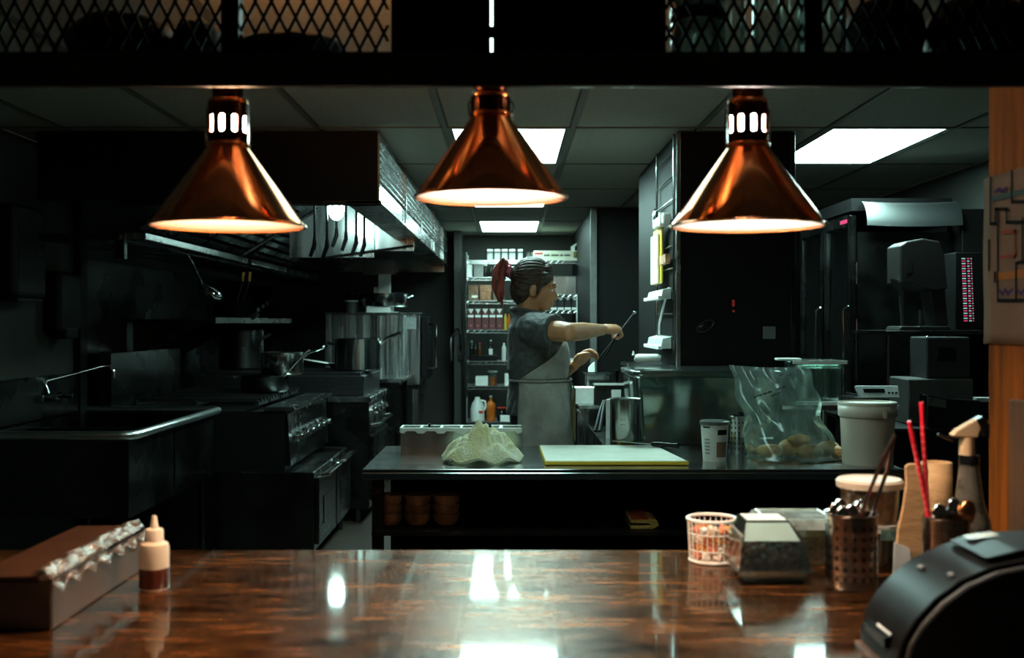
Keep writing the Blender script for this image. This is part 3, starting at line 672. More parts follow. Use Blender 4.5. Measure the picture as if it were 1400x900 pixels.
# pots and pans on the ranges
def pot(name, px, Y, z0, r, h, label, handle, mat=STEELB, long=False):
    x = XX(px, Y); t = thing(name, label, 'pot', (x,Y,z0))
    part(t, 'pot', MB().lathe([(r*.94,0),(r,.012),(r,h),(r+.012,h+.006),(r+.006,h+.008),(r-.004,h),(r-.004,.014),(.02,.012)], (x,Y,z0), 40), mat, smooth=True)
    if long:
        part(t, 'handle', MB().tube([(x+r,Y-.02,z0+h*.85),(x+r+.05,Y-.04,z0+h+.01),(x+r+.16,Y-.09,z0+h+.05)], [.014,.012,.016], 10), CHROME, smooth=True)
    for s in handle:
        part(t, 'loop_handle', MB().tube([(x+s*r,Y-.05,z0+h*.8),(x+s*(r+.05),Y-.05,z0+h*.9),(x+s*(r+.05),Y+.05,z0+h*.9),(x+s*r,Y+.05,z0+h*.8)], .008, 8), CHROME, smooth=True)
    return t
pot('stock_pot', 362, 7.02, .988, .15, .10, 'low dark stock pot on the gas range under the saucepan', (-1,), STEELD)
pot('sauce_pot', 386, 7.05, 1.097, .135, .135, 'bright saucepan with an upturned handle stacked on the dark stock pot', (), STEELB, True)
single('steel_ladle', MB().tube([P(387,515,6.85), P(420,480,6.9), P(424,478,6.9)], [.006,.006,.009], 8), CHROME, 'thin steel ladle leaning across the upper saucepan', 'ladle', smooth=True)
pot('sauce_pot', 489, 8.3, 1.068, .175, .235, 'tall shiny saucepan on the raised grill', (-1,), STEELB, True)
pot('stock_pot', 330, 8.55, 1.068, .17, .30, 'tall dull stock pot at the back of the raised grill', (1,), STEELD)
def frypan(px, Y, z0, r, label, ang, mat=IRON):
    x = XX(px,Y); t = thing('frying_pan', label, 'pan', (x,Y,z0), 'frying pans on the cook line')
    part(t, 'pan', MB().lathe([(r*.8,0),(r,.04),(r*.97,.04),(r*.78,.006)], (x,Y,z0), 32), mat, smooth=True)
    part(t, 'handle', MB().tube([(x+r*cos(ang)*.97,Y+r*sin(ang)*.97,z0+.035),(x+(r+.2)*cos(ang),Y+(r+.2)*sin(ang),z0+.07)], [.012,.014], 8), STEELD, smooth=True)
frypan(470, 8.75, 1.068, .13, 'black frying pan with steel handle on the raised grill', 3.6)
t = thing('over_range_shelf', 'dark steel shelf on brackets above the gas range', 'shelf', (-2.1,7.9,1.43))
part(t, 'plate', MB().box(-2.4,-1.86,6.9,9.3,1.43,1.45), BLACKM); part(t, 'front_lip', MB().box(-1.865,-1.85,6.9,9.3,1.425,1.462), STEELD)
for y in (7.0, 8.1, 9.2): part(t, 'bracket', MB().prism([(-2.4,1.43),(-1.95,1.43),(-2.4,1.2)], y-.01, y+.01), STEELD)
for k in range(5):
    frypan(322, 7.9, 1.4505+.022*k, .17, 'black frying pan, %s of the stack on the shelf above the gas range' % ('bottom','second up','middle','second down','top')[k], -.9+.1*k)
t = thing('skimmer', 'round steel skimmer hanging from the hood gutter', 'skimmer', (-1.76,6.3,1.55))
part(t, 'handle', MB().tube([P(258,350,6.3),P(276,388,6.25)], .006, 8), CHROME, smooth=True)
c0 = P(287,400,6.2)
part(t, 'bowl', MB().ell(c0, (.075,.05,.035), 20, 10, Matrix.Rotation(.5,3,'Y')), CHROME, smooth=True)
part(t, 'ring', MB().tube([c0+Matrix.Rotation(.5,3,'Y') @ Vector((.078*cos(a),.052*sin(a),.01)) for a in [2*pi*i/28 for i in range(29)]], .004, 6), CHROME, smooth=True)
for k, px in enumerate((332, 341)):
    t = thing('wooden_spoon', 'wooden spoon tip standing in the stacked frying pans', 'spoon', (XX(px,7.8)-.02,7.8,1.552), 'wooden spoons on the cook line')
    part(t, 'handle', MB().tube([(XX(px,7.8)-.05,7.8,1.552),P(px,384,7.8)], .006, 8), STEELD, smooth=True)
    part(t, 'tip', MB().tube([P(px,385,7.8),P(px,380,7.8),P(px+1,372,7.8)], [.006,.009,.012], 8), M('wood_spoon',(.5,.25,.06),0,.6), smooth=True)
t = thing('gooseneck_tap', 'chrome gooseneck tap on the wall strip beside the storage rack', 'tap', (XX(628,10.9),10.95,1.0))
part(t, 'spout', MB().tube([(XX(629,10.9),11.0,1.15),(XX(629,10.9),10.98,1.33),(XX(625,10.9),10.9,1.37),(XX(620,10.9),10.85,1.34),(XX(617,10.9),10.82,1.24),(XX(618,10.9),10.82,1.05)], .012, 8), CHROME, smooth=True)
part(t, 'plate', MB().box(XX(626,11.0),XX(632,11.0),11.0,11.04,1.05,1.2), STEELD)

# ================================================================== STORAGE RACK AT THE BACK
RY = 10.75; rx0, rx1 = XX(637,RY), XX(801,RY); RD = .5
WIRE = M('chrome_wire', (.7,.73,.72), 1, .2, .05, 10)
t = thing('wire_rack', 'chrome wire rack of bottles, bins and dark red cartons behind the ponytail', 'rack', ((rx0+rx1)/2,RY+.25,0))
shelf_z = [ZZ(577,RY), ZZ(528,RY), ZZ(494,RY), ZZ(451,RY), ZZ(411,RY), ZZ(379,RY), ZZ(356,RY)]
def rack_parts(t, rx0, rx1, zs):
    for x in (rx0, rx1):
        for y in (RY, RY+RD): part(t, 'post', MB().tube([(x,y,0),(x,y,2.12)], .012, 8), WIRE, smooth=True)
    for z in zs:
        s = MB(); s.box(rx0,rx1,RY-.006,RY+.006,z-.006,z); s.box(rx0,rx1,RY-.006,RY+.006,z-.034,z-.028)
        n = max(6, int((rx1-rx0)*18))
        for k in range(n): s.tube([(rx0+(rx1-rx0)*k/n,RY-.004,z-.030),(rx0+(rx1-rx0)*(k+.5)/n,RY-.004,z-.004)], .0035, 4)
        for k in range(14): s.box(rx0,rx1,RY+.02+k*.034,RY+.024+k*.034,z-.005,z-.001)
        s.box(rx0-.004,rx0+.004,RY,RY+RD,z-.03,z); s.box(rx1-.004,rx1+.004,RY,RY+RD,z-.03,z)
        part(t, 'wire_shelf', s, WIRE)
rack_parts(t, rx0, XX(722,RY), shelf_z)
t = thing('wire_rack', 'chrome wire rack with steel pan and black cartons, partly hidden by the face', 'rack', ((XX(728,RY)+rx1)/2,RY+.25,0))
shelf_r = [ZZ(p,RY) for p in (545, 494, 424, 402.5, 356)]
rack_parts(t, XX(727,RY), rx1, shelf_r)
def szr(py): return min(shelf_r, key=lambda z: abs(z-ZZ(py,RY)))
def sz(py): return min(shelf_z, key=lambda z: abs(z-ZZ(py,RY)))
def rbox(name, px0, px1, pyt, pyb, mat, label, cat, d=.2, dy=.03, group=None, lift=0.0):
    Y = RY+dy; z = sz(pyb)+lift
    return single(name, MB().box(XX(px0,Y),XX(px1,Y),Y,Y+d,z,ZZ(pyt,Y)), mat, label, cat, group, bevel=.003)
def rbottle(name, px, pyt, pyb, r, mat, cap, label, cat='bottle', neck=.4, dy=.12, group=None):
    Y = RY+dy; z = sz(pyb); return bottle(name, px, Y, z, r, ZZ(pyt,Y)-z, mat, label, cat, neck, cap, group)
CREAM = M('cream_carton', (.62,.62,.48), 0, .7, .06, 20); REDC = M('dark_red_carton', (.09,.012,.014), 0, .5, .1, 20); ORANGE = M('orange_liquid', (.55,.13,.015), 0, .25, .2, 12)
AMBER = M('amber_glass', (.10,.035,.008), 0, .12); DKGLASS = M('dark_glass', (.012,.012,.010), 0, .1); YELP = M('yellow_plastic', (.62,.42,.05), 0, .4, .1, 10); REDP = M('red_plastic', (.75,.045,.018), 0, .32, .08, 10)
# top: long carton with print, a second box on it, jars and a crate of plates
zc = shelf_z[-1]; Y = RY+.02
t = thing('flat_carton', 'long flat cream carton with red print on the top rack shelf', 'box', (XX(767,Y),Y+.2,zc))
ztop = ZZ(343,Y)
part(t, 'carton', MB().box(XX(730,Y),XX(803,Y),Y,Y+.4,zc,ztop), CREAM, bevel=.003)
part(t, 'red_logo', MB().box(XX(731,Y),XX(742,Y),Y-.002,Y,ZZ(348,Y),ZZ(345.5,Y)), M('red_ink',(.5,.03,.03),0,.6))
pr = MB()
for k in range(18):
    if k in (4, 10, 13): continue
    a = 744+k*2.0; pr.box(XX(a,Y),XX(a+1.5,Y),Y-.002,Y,ZZ(350.2,Y),ZZ(347.8+.5*(k % 2),Y))
part(t, 'printed_line', pr, INK)
lb = MB(); lb.box(XX(784.5,Y),XX(799.5,Y),Y-.0015,Y,ZZ(352.5,Y),ZZ(344.5,Y)); part(t, 'label_frame', lb, INK)
part(t, 'label_field', MB().box(XX(785.5,Y),XX(798.5,Y),Y-.0025,Y,ZZ(351.6,Y),ZZ(345.4,Y)), M('brown_label',(.35,.2,.06),0,.7))
br = MB()
for k in range(6): br.box(XX(787.5+1.6*k,Y),XX(788.3+1.6*k+(k % 2)*.4,Y),Y-.0035,Y,ZZ(351,Y),ZZ(346,Y))
part(t, 'barcode', br, INK)
t = thing('open_carton', 'small dark carton with a white label lying on the long cream carton', 'box', (XX(797,Y),Y+.12,ztop))
part(t, 'carton', MB().prism([(XX(781,Y),ztop),(XX(809,Y),ztop),(XX(809,Y),ZZ(331,Y)),(XX(794,Y),ZZ(327,Y)),(XX(781,Y),ZZ(336,Y))], Y+.04, Y+.26), WALLD, bevel=.003)
part(t, 'label', MB().box(XX(797.5,Y),XX(808,Y),Y+.037,Y+.04,ZZ(338,Y),ZZ(332,Y)), PAPER)
part(t, 'white_edge', MB().prism([(XX(781,Y),ztop),(XX(786,Y),ztop),(XX(786.5,Y),ZZ(336.5,Y)),(XX(793.5,Y),ZZ(331.5,Y)),(XX(793.5,Y),ZZ(328.5,Y)),(XX(781,Y),ZZ(337,Y))], Y+.036, Y+.04), PAPER)
t = thing('plate_crate', 'white crate of stacked plates behind a wire grid on the top rack shelf', 'crate', (XX(690,Y+.3),Y+.3,shelf_z[-1]))
zz0 = shelf_z[-1]
PLATE = M('stacked_plate', (.34,.36,.34), 0, .4)
for a, b in ((666,674),(676,684),(686,694),(696,705),(708,715)):
    part(t, 'plate_stack', MB().box(XX(a,Y+.3),XX(b,Y+.3),Y+.3,Y+.42,zz0+.003,ZZ(341,Y+.3)), PLATE, bevel=.004)
gr = MB()
for k in range(6): gr.box(XX(664.5+10.2*k-.8,Y+.28),XX(664.5+10.2*k+.8,Y+.28),Y+.285,Y+.29,zz0+.003,ZZ(338,Y+.28))
gr.box(XX(663,Y+.28),XX(719,Y+.28),Y+.285,Y+.29,ZZ(345.5,Y+.28),ZZ(344,Y+.28)); gr.box(XX(663,Y+.28),XX(719,Y+.28),Y+.285,Y+.29,zz0+.003,zz0+.012)
part(t, 'wire_grid', gr, BLACKM)
rbox('grey_carton', 648, 660, 360, 378, M('grey_carton',(.22,.22,.21),0,.6), 'plain grey carton on the second rack shelf from the top', 'box')
rbox('white_tub', 636, 645, 362, 378, WHITEP, 'small white tub beside the plain grey carton', 'tub')
for k, px in enumerate((664, 671, 678, 686)):
    rbottle('spice_jar', px, 362-(k % 2)*2, 378, .024, DKGLASS if k != 2 else WHITEP, WHITEP if k < 2 else DARKP, 'small %s spice jar on the rack, %s from the grey carton' % ('white' if k == 2 else 'dark', ('first','second','third','fourth')[k]), 'jar', .7)
# shelf of clear bins
for k, (a, b) in enumerate(((640,654),(656,672),(674,690))):
    Y = RY+.03; z = sz(410); x0, x1 = XX(a,Y), XX(b,Y)
    t = thing('clear_bin', 'small clear food bin on the rack, %s' % ('at the post with a white label','between two others','beside the ponytail')[k], 'bin', ((x0+x1)/2,Y+.15,z), 'clear bins on the rack')
    part(t, 'bin', MB().openbox(x0,x1,Y,Y+.3,z,ZZ(391,Y)), CLR); part(t, 'lid', MB().box(x0-.006,x1+.006,Y-.006,Y+.306,ZZ(391,Y),ZZ(389.5,Y)), CLR)
    part(t, 'contents', MB().box(x0+.008,x1-.008,Y+.008,Y+.29,z+.006,ZZ(397+k,Y)), M('bin_contents_%d' % k, ((.28,.26,.18),(.30,.22,.13),(.25,.24,.2))[k], 0, .7, .4, 60))
    if k == 0: part(t, 'label', MB().box(XX(645,Y),XX(653,Y),Y-.003,Y,ZZ(407,Y),ZZ(404,Y)), PAPER)
# five dark red packs with white triangles
for k in range(5):
    Y = RY+.03; z = sz(449); a = 639.5+9.8*k; x0, x1 = XX(a,Y), XX(a+8.6,Y)
    t = thing('tea_carton', 'dark red carton with white triangle, %s from the chrome rack post' % ('first','second','third','fourth','fifth')[k], 'box', ((x0+x1)/2,Y+.1,z), 'dark red cartons on the rack')
    part(t, 'carton', MB().box(x0,x1,Y,Y+.2,z,ZZ(421.5,Y)), REDC, bevel=.002)
    part(t, 'white_triangle', MB().prism([(x0+.003,ZZ(422.5,Y)),(x1-.003,ZZ(422.5,Y)),((x0+x1)/2,ZZ(429,Y))], Y-.002, Y), PAPER)
    part(t, 'white_band', MB().box(x0+.003,x1-.003,Y-.002,Y,ZZ(434,Y),ZZ(430.8,Y)), PAPER)
    part(t, 'red_dot', MB().box(x0+.02,x1-.02,Y-.002,Y,ZZ(446.2,Y),ZZ(444.6,Y)), M('pink_ink',(.5,.1,.1),0,.6))
for k, px in enumerate((691, 695.5)): rbottle('oil_bottle', px, 427+k, 449, .016, YELP if k == 0 else ORANGE, DARKP, ('yellow','orange')[k]+' oil bottle beside the dark red cartons', neck=.5)
# bottle shelf
for k, (px, top, m, cp, lb) in enumerate(((645,466,DKGLASS,WHITEP,'dark bottle with a white cap next to the rack post'),(650,468,DKGLASS,DARKP,'short dark bottle with a dark cap on the bottle shelf'),
        (656,469,AMBER,REDP,'amber bottle with a red cap on the bottle shelf'),(671,465,DKGLASS,WHITEP,'slim dark bottle with a white label on the bottle shelf'),(689,467,WHITEP,DARKP,'white bottle with a dark cap on the bottle shelf'))):
    b = rbottle('sauce_bottle', px, top, 492, .022, m, cp, lb)
    if k == 3:
        Y = RY+.12-.023; part(b, 'label', MB().box(XX(668.5,Y),XX(673.5,Y),Y-.002,Y,ZZ(485,Y),ZZ(477,Y)), PAPER)
rbox('black_tray', 642, 680, 486, 493, DARKP, 'low black tray before the bottles on the rack', 'tray', d=.06, dy=.02)
# lower shelves
rbox('white_tub', 650, 667, 515, 526, WHITEP, 'flat white tub beside the orange jar on the rack', 'tub')
Y = RY+.1; z = sz(526); x = XX(673.5,Y)
t = thing('orange_jar', 'clear jar half full of orange sauce on a low rack shelf', 'jar', (x,Y,z))
part(t, 'sauce', MB().lathe([(.044,.003),(.044,.085),(.01,.087)], (x,Y,z), 24), ORANGE, smooth=True); part(t, 'jar', MB().lathe([(.047,0),(.047,.13)], (x,Y,z), 24, True, False), CLR2, smooth=True); part(t, 'lid', MB().lathe([(.049,.13),(.049,.143)], (x,Y,z), 24), M('grey_lid',(.25,.25,.24),0,.4), smooth=True)
rbox('white_board', 690, 696, 512, 526, PAPER, 'upright white board beside the orange jar on the rack', 'board', d=.25)
Y = RY+.1; z = sz(576); x0, x1 = XX(643.5,Y), XX(662,Y); xc = (x0+x1)/2
t = thing('milk_jug', 'white plastic milk jug with a small red label on the lowest rack shelf', 'jug', (xc,Y,z))
hj = ZZ(543,Y)-z
part(t, 'body', MB().lathe([(.066,0),(.07,.01),(.07,hj*.52),(.055,hj*.72),(.028,hj*.9),(.024,hj)], (xc,Y,z), 24), WHITEP, smooth=True)
part(t, 'handle', MB().tube([(xc+.03,Y,z+hj*.86),(xc+.075,Y,z+hj*.82),(xc+.082,Y,z+hj*.6),(xc+.068,Y,z+hj*.45)], .011, 8), WHITEP, smooth=True)
part(t, 'label', MB().box(XX(654.5,Y-.07),XX(660,Y-.07),Y-.074,Y-.07,ZZ(564,Y),ZZ(561,Y)), REDP)
rbottle('orange_bottle', 671, 541, 576, .045, ORANGE, WHITEP, 'orange sauce bottle with a white cap beside the milk jug', neck=.28)
rbottle('red_lid_jar', 686, 557, 576, .045, DKGLASS, REDP, 'dark jar with a flat red lid on the lowest rack shelf', 'jar', .9)
rbox('white_board', 684, 697, 568, 576, PAPER, 'pale folded card before the red-lidded jar', 'board', d=.02, dy=.01)
# right half of the rack
tray_thing('hotel_pan', 755, 789, szr(402), ZZ(378,RY+.05), RY+.05, .3, STEELB, 'deep steel hotel pan on the rack beside the red funnel', 'pan')
fx, fy = XX(797.5,RY-.1), RY-.1
t = thing('red_funnel', 'red plastic funnel hanging upside down on the rack post', 'funnel', (fx,fy,ZZ(403,fy)))
part(t, 'cone', MB().lathe([(.05,0),(.05,.008),(.016,.09),(.010,.10),(.007,.165)], (fx,fy,ZZ(403,fy)), 28, False, False), REDP, smooth=True, sol=.002)
part(t, 'hook', MB().tube([(fx,fy,ZZ(381,fy)-.0),(fx+.01,fy+.05,ZZ(378,fy)),(fx+.02,RY+.0,ZZ(380,fy))], .004, 6), STEEL, smooth=True)
for k in range(4):
    Y = RY+.03; z = szr(424); a = 753+9.6*k; x0, x1 = XX(a,Y), XX(a+8.2,Y)
    t = thing('coffee_carton', 'black carton with white triangle tip, %s from the steel pan end of the rack' % ('fourth','third','second','first')[k], 'box', ((x0+x1)/2,Y+.1,z), 'black cartons on the rack')
    part(t, 'carton', MB().box(x0,x1,Y,Y+.2,z,ZZ(407.5,Y)), M('black_carton',(.014,.012,.012),0,.5), bevel=.002)
    part(t, 'white_triangle', MB().prism([(x0+.006,ZZ(407.8,Y)),(x1-.006,ZZ(407.8,Y)),((x0+x1)/2,ZZ(410.8,Y))], Y-.002, Y), PAPER)
    part(t, 'white_band', MB().box(x0,x1,Y-.002,Y,ZZ(423.5,Y),ZZ(420.5,Y)), PAPER)
single('white_card', MB().box(XX(788,RY-.02),XX(793,RY-.02),RY-.03,RY-.022,ZZ(449,RY),ZZ(403,RY)), PAPER, 'narrow upright white card clipped to the rack below the funnel', 'card')
t = thing('white_frame_box', 'white open-front box on the rack behind the reaching hand', 'box', (XX(784,RY),RY+.1,szr(494)))
z = szr(494); a, b = XX(768,RY+.02), XX(796,RY+.02)
part(t, 'base', MB().box(a,b,RY+.02,RY+.3,z,z+.02), PAPER); part(t, 'side', MB().box(XX(789,RY+.02),b,RY+.02,RY+.3,z+.02,ZZ(461,RY)), PAPER); part(t, 'back', MB().box(a,b,RY+.29,RY+.3,z+.02,ZZ(461,RY)), GREYP)

# ================================================================== PERSON
PO = Vector((.13, 5.12, 0))
t = thing('person', 'person in grey shirt and pale apron with a reddish ponytail, reaching out with tongs', 'person', PO, local=True)
SKIN = M('skin', (.52,.25,.12), 0, .48, .06, 30, sss=.12)
body = MB()
hd = Matrix.Rotation(radians(9), 3, 'Y')                       # head bowed a little
hp = Vector((-.035, 0, 1.50))
def HP(x, y, z): return hp + hd @ Vector((x, y, z))
body.ell(HP(-.005,0,.125), (.094,.074,.094), 24, 16, hd)        # skull
body.ell(HP(.045,0,.065), (.056,.056,.075), 20, 12, hd)         # face
body.ell(HP(.055,0,.020), (.040,.042,.030), 16, 10, hd)         # jaw and chin
body.ell(HP(.058,.026,.062), (.030,.026,.028), 12, 8, hd); body.ell(HP(.058,-.026,.062), (.030,.026,.028), 12, 8, hd)   # cheeks
body.tube([HP(.090,0,.100), HP(.108,0,.072), HP(.113,0,.063), HP(.098,0,.054)], [.008,.012,.013,.010], 10)      # nose
body.ell(HP(.094,0,.112), (.014,.042,.010), 12, 8, hd)          # brow
body.ell(HP(.096,0,.034), (.012,.024,.008), 12, 8, hd); body.ell(HP(.093,0,.022), (.013,.021,.008), 12, 8, hd)   # lips
for s in (-1, 1):
    body.ell(HP(.0,s*.074,.075), (.018,.010,.030), 12, 8, hd)  # ears
chain(body, [HP(-.01,0,.05), (-.045,0,1.44), (-.05,0,1.38)], [.052,.052,.075])
def loft(mb, rings, seg=28):
    """rings: (cx, cz, half depth x, half width y)"""
    vv = []; ff = []; n = len(rings)
    for cx_, cz_, rx_, ry_ in rings:
        for k in range(seg):
            a = 2*pi*k/seg; ca, sa = cos(a), sin(a)
            vv.append((cx_+rx_*math.copysign(abs(ca)**.8, ca), ry_*math.copysign(abs(sa)**.8, sa), cz_))
    for i in range(n-1):
        for k in range(seg): ff.append((i*seg+k, i*seg+(k+1) % seg, (i+1)*seg+(k+1) % seg, (i+1)*seg+k))
    ff += [tuple(range(seg))[::-1], tuple((n-1)*seg+k for k in range(seg))]
    mb.add(vv, ff)
torso = [(.0,.84,.10,.155),(.0,.95,.112,.168),(.005,1.04,.10,.15),(.0,1.14,.092,.138),(-.01,1.24,.102,.148),(-.015,1.32,.108,.162),(-.03,1.40,.088,.165),(-.04,1.45,.058,.11)]
loft(body, torso)
SR, ER, WR = Vector((-.025,-.165,1.40)), Vector((.13,-.355,1.385)), Vector((.285,-.185,1.395))
SL, EL, WL = Vector((-.025,.165,1.40)), Vector((.045,.215,1.14)), Vector((.175,.06,1.225))
chain(body, [SR, (SR+ER)/2, ER, (ER*.6+WR*.4), WR], [.058,.05,.042,.040,.026])
chain(body, [SL, (SL+EL)/2, EL, (EL*.6+WL*.4), WL], [.058,.05,.042,.039,.025])
for s in (-1, 1):
    chain(body, [(.0,s*.085,.88),(.01,s*.09,.50),(-.005,s*.09,.28),(-.01,s*.09,.08)], [.088,.062,.056,.042])
    body.ell((.05,s*.095,.045), (.13,.048,.045), 16, 8)
def hand(mb, wrist, d, palm_n, curls, side):
    """palm with four unequal bent fingers and a thumb from the side of the palm"""
    d = d.normalized(); n = (palm_n-d*palm_n.dot(d)).normalized(); sdir = d.cross(n)*side
    R = Matrix((d, sdir, n)).transposed()
    pc = wrist+d*.045
    mb.ell(pc, (.052,.040,.018), 16, 10, R)
    for i, (off, ln) in enumerate(((.027,.070),(.010,.078),(-.008,.072),(-.025,.056))):
        p = wrist+d*.078+sdir*off; pts = [p]; ang = 0; segs = (.45,.32,.23)
        for q in range(3):
            ang += curls[i]*(.9, 1.1, .8)[q]
            pts.append(pts[-1]+(d*cos(ang)+n*sin(ang))*ln*segs[q])
        chain(mb, pts, [.0098,.0092,.0084,.0072], 8)
    p = wrist+d*.03+sdir*.030
    th = [p, p+(d*.55+sdir*.6+n*.35).normalized()*.036, p+(d*.55+sdir*.6+n*.35).normalized()*.036+(d*.8+sdir*.05+n*.55).normalized()*.030]
    th.append(th[-1]+(d*.8-sdir*.25+n*.5).normalized()*.022)
    chain(mb, th, [.014,.0115,.010,.008], 8)
    return pc+n*.03+d*.04
gripR = hand(body, WR, Vector((.93,.32,.06)), Vector((.05,.45,-.88)), (1.05,1.1,1.15,1.2), 1)
gripL = hand(body, WL, Vector((.72,-.12,.68)), Vector((.3,-.5,-.55)), (.55,.6,.65,.7), -1)
body = remesh(body, .0042, 5)
part(t, 'body', body, SKIN, smooth=True)
# eyes
for s in (-1, 1):
    e = part(t, 'eye', MB().ell(HP(.086,s*.030,.088), (.010,.013,.007), 12, 8, hd), M('eye_white',(.6,.58,.55),0,.25), smooth=True)
    part(e, 'iris', MB().ell(HP(.0935,s*.031,.088), (.003,.006,.006), 10, 6, hd), M('iris_dark',(.01,.006,.004),0,.1), smooth=True)
    part(t, 'eyebrow', MB().tube([HP(.100,s*.012,.117),HP(.098,s*.03,.122),HP(.086,s*.048,.116)], [.0035,.004,.002], 6), M('brow_hair',(.02,.011,.007),0,.7), smooth=True)
# hair: cap with strands, ponytail, scrunchie
HAIR = M('dark_brown_hair', (.045,.026,.014), 0, .38, .5, 30, (1,8,8), bump=.5, bscale=25)
HAIRR = M('reddish_hair', (.30,.055,.04), 0, .42, .7, 14, (5,5,1), bump=.6, bscale=40)
hair = MB()
hair.ell(HP(-.012,0,.138), (.099,.084,.096), 24, 16, hd)
hair.ell(HP(-.045,0,.085), (.062,.074,.085), 20, 12, hd)
hair.ell(HP(.045,0,.182), (.045,.062,.034), 16, 10, hd)
for s in (-1, 1): hair.tube([HP(.05,s*.060,.165), HP(.030,s*.074,.12), HP(.02,s*.073,.06)], [.020,.014,.005], 10)
hair.ell(HP(-.105,0,.145), (.03,.032,.03), 12, 8, hd)
def combed(mb):
    out = []
    for v in mb.v:
        p = Vector(v); c = HP(-.1,0,.145); dv = p-c; a = math.atan2(dv.z, dv.y+1e-6)
        out.append(tuple(p+(p-HP(-.02,0,.12)).normalized()*(.0022*sin(26*a)+.002*noise.noise(p*45))))
    mb.v = out; return mb
part(t, 'hair', combed(remesh(hair, .0042, 4)), HAIR, smooth=True, label='dark brown combed-back hair')
tail = MB(); pc_ = HP(-.13,0,.152)
for k in range(26):
    a = 2*pi*k/26*3.7; rr = .008+.026*(k/26)
    o = Vector((cos(a)*rr*.6, cos(a*1.7)*rr, sin(a)*rr)); ln = .85+.3*random.random()
    chain(tail, [pc_+o*.25, pc_+Vector((-.020,0,.018))+o*1.0, pc_+Vector((-.042,0,-.02))+o*1.2, pc_+Vector((-.044,0,-.075*ln))+o*1.2, pc_+Vector((-.030,.0,-.135*ln))+o*.8],
          [.011,.012,.012,.010,.004], 8)
part(t, 'ponytail', remesh(tail, .0038, 2), HAIRR, smooth=True, label='reddish dyed ponytail')
part(t, 'scrunchie', MB().tube([pc_+Vector((.006+.004*sin(5*a),.025*cos(a),.025*sin(a))) for a in [2*pi*i/24 for i in range(25)]], [.009+.002*sin(i*2.1) for i in range(25)], 8), M('pink_scrunchie',(.55,.12,.2),0,.6), smooth=True)
# shirt
SHIRT = M('grey_shirt', (.055,.06,.06), 0, .75, .12, 60, bump=.9, bscale=14, sheen=.15)
sh = MB()
loft(sh, [(-.012,1.00,.135,.172),(-.014,1.08,.128,.165),(-.014,1.18,.122,.16),(-.018,1.28,.125,.168),(-.02,1.35,.122,.18),(-.03,1.41,.106,.18),(-.045,1.455,.075,.12),(-.05,1.485,.062,.072)])
sE = SR.lerp(ER, .62); sF = SL.lerp(EL, .55)
chain(sh, [SR, SR.lerp(ER,.3)], [.078,.076]); sh.tube([SR.lerp(ER,.25), sE], [.077,.074], 16)
chain(sh, [SL, SL.lerp(EL,.3)], [.078,.074]); sh.tube([SL.lerp(EL,.25), sF], [.075,.072], 16)
shm = remesh(sh, .0055, 5)
def wrinkle(mb, amp, seedv=0):
    out = []
    for v in mb.v:
        p = Vector(v)
        f = abs(noise.noise(Vector((p.x*9+p.z*6, p.y*6+3, p.z*7-p.x*12+seedv))))+.5*abs(noise.noise(Vector((p.x*22+p.z*16, p.y*14, p.z*16-p.x*26+seedv))))
        c = Vector((-.015, p.y*.6, p.z)); dv = (p-c); dv = dv.normalized() if dv.length > 1e-5 else Vector((0,0,1))
        out.append(tuple(p+dv*amp*(f-.35)*2))
    mb.v = out; return mb
part(t, 'shirt', wrinkle(shm, .009), SHIRT, smooth=True, label='grey short-sleeved shirt')
part(t, 'collar', MB().tube([(-.05+.068*cos(a), .074*sin(a), 1.478+.012*cos(a)*-1) for a in [2*pi*i/28 for i in range(29)]], .014, 8), SHIRT, smooth=True)
pants = MB()
loft(pants, [(.0,.80,.125,.178),(.0,.95,.128,.182),(-.005,1.06,.122,.168)])
for s in (-1, 1): chain(pants, [(.0,s*.09,.86),(.01,s*.092,.5),(-.005,s*.092,.1)], [.1,.085,.07])
part(t, 'trousers', remesh(pants, .008, 4), M('black_trousers',(.014,.014,.014),0,.8,.2,40,bump=.4), smooth=True)
for s in (-1, 1): part(t, 'shoe', MB().ell((.05,s*.095,.05), (.145,.056,.052), 18, 10), BLACKP, smooth=True)
# apron: skirt wrapping three quarters round, bib, tie
APRON = M('pale_linen_apron', (.30,.30,.275), 0, .85, .3, 7, bump=.8, bscale=11, sheen=.2)
def skirt(u, v):
    a = radians(-128+256*u); z = 1.165-.57*v
    rx_, ry_ = .150+.018*v, .192+.03*v
    f = .011*sin(9*a+3*v+2*noise.noise(Vector((a,v*3,2))))*v + .008*noise.noise(Vector((a*2, v*5, 1)))
    return (.002+(rx_+f)*cos(a), (ry_+f)*sin(a), z+.004*sin(5*a))
ap = part(t, 'apron', MB().grid(64, 22, skirt), APRON, smooth=True, sol=.003, label='pale linen waist apron')
def bib(u, v):
    z = 1.165+.20*v; half = radians(100*(1-v)**1.3+26)
    a = -half+2*half*u
    rx_ = .142+.018*sin(pi*v)-.01*v; ry_ = .18
    f = .005*noise.noise(Vector((a*4, v*6, 4)))
    return (-.006+(rx_+f)*cos(a), (ry_+f)*sin(a), z)
part(ap, 'bib', MB().grid(40, 18, bib), APRON, smooth=True, sol=.003)
part(ap, 'waistband', MB().tube([(.002+.156*cos(a),.198*sin(a),1.163) for a in [radians(-150+300*i/40) for i in range(41)]], .005, 6), APRON, smooth=True)
part(ap, 'tie', MB().tube([(.150,-.06,1.16),(.165,-.07,1.13),(.163,-.065,1.09),(.155,-.055,1.07),(.158,-.05,1.11),(.152,-.05,1.15)], .004, 6), APRON, smooth=True)
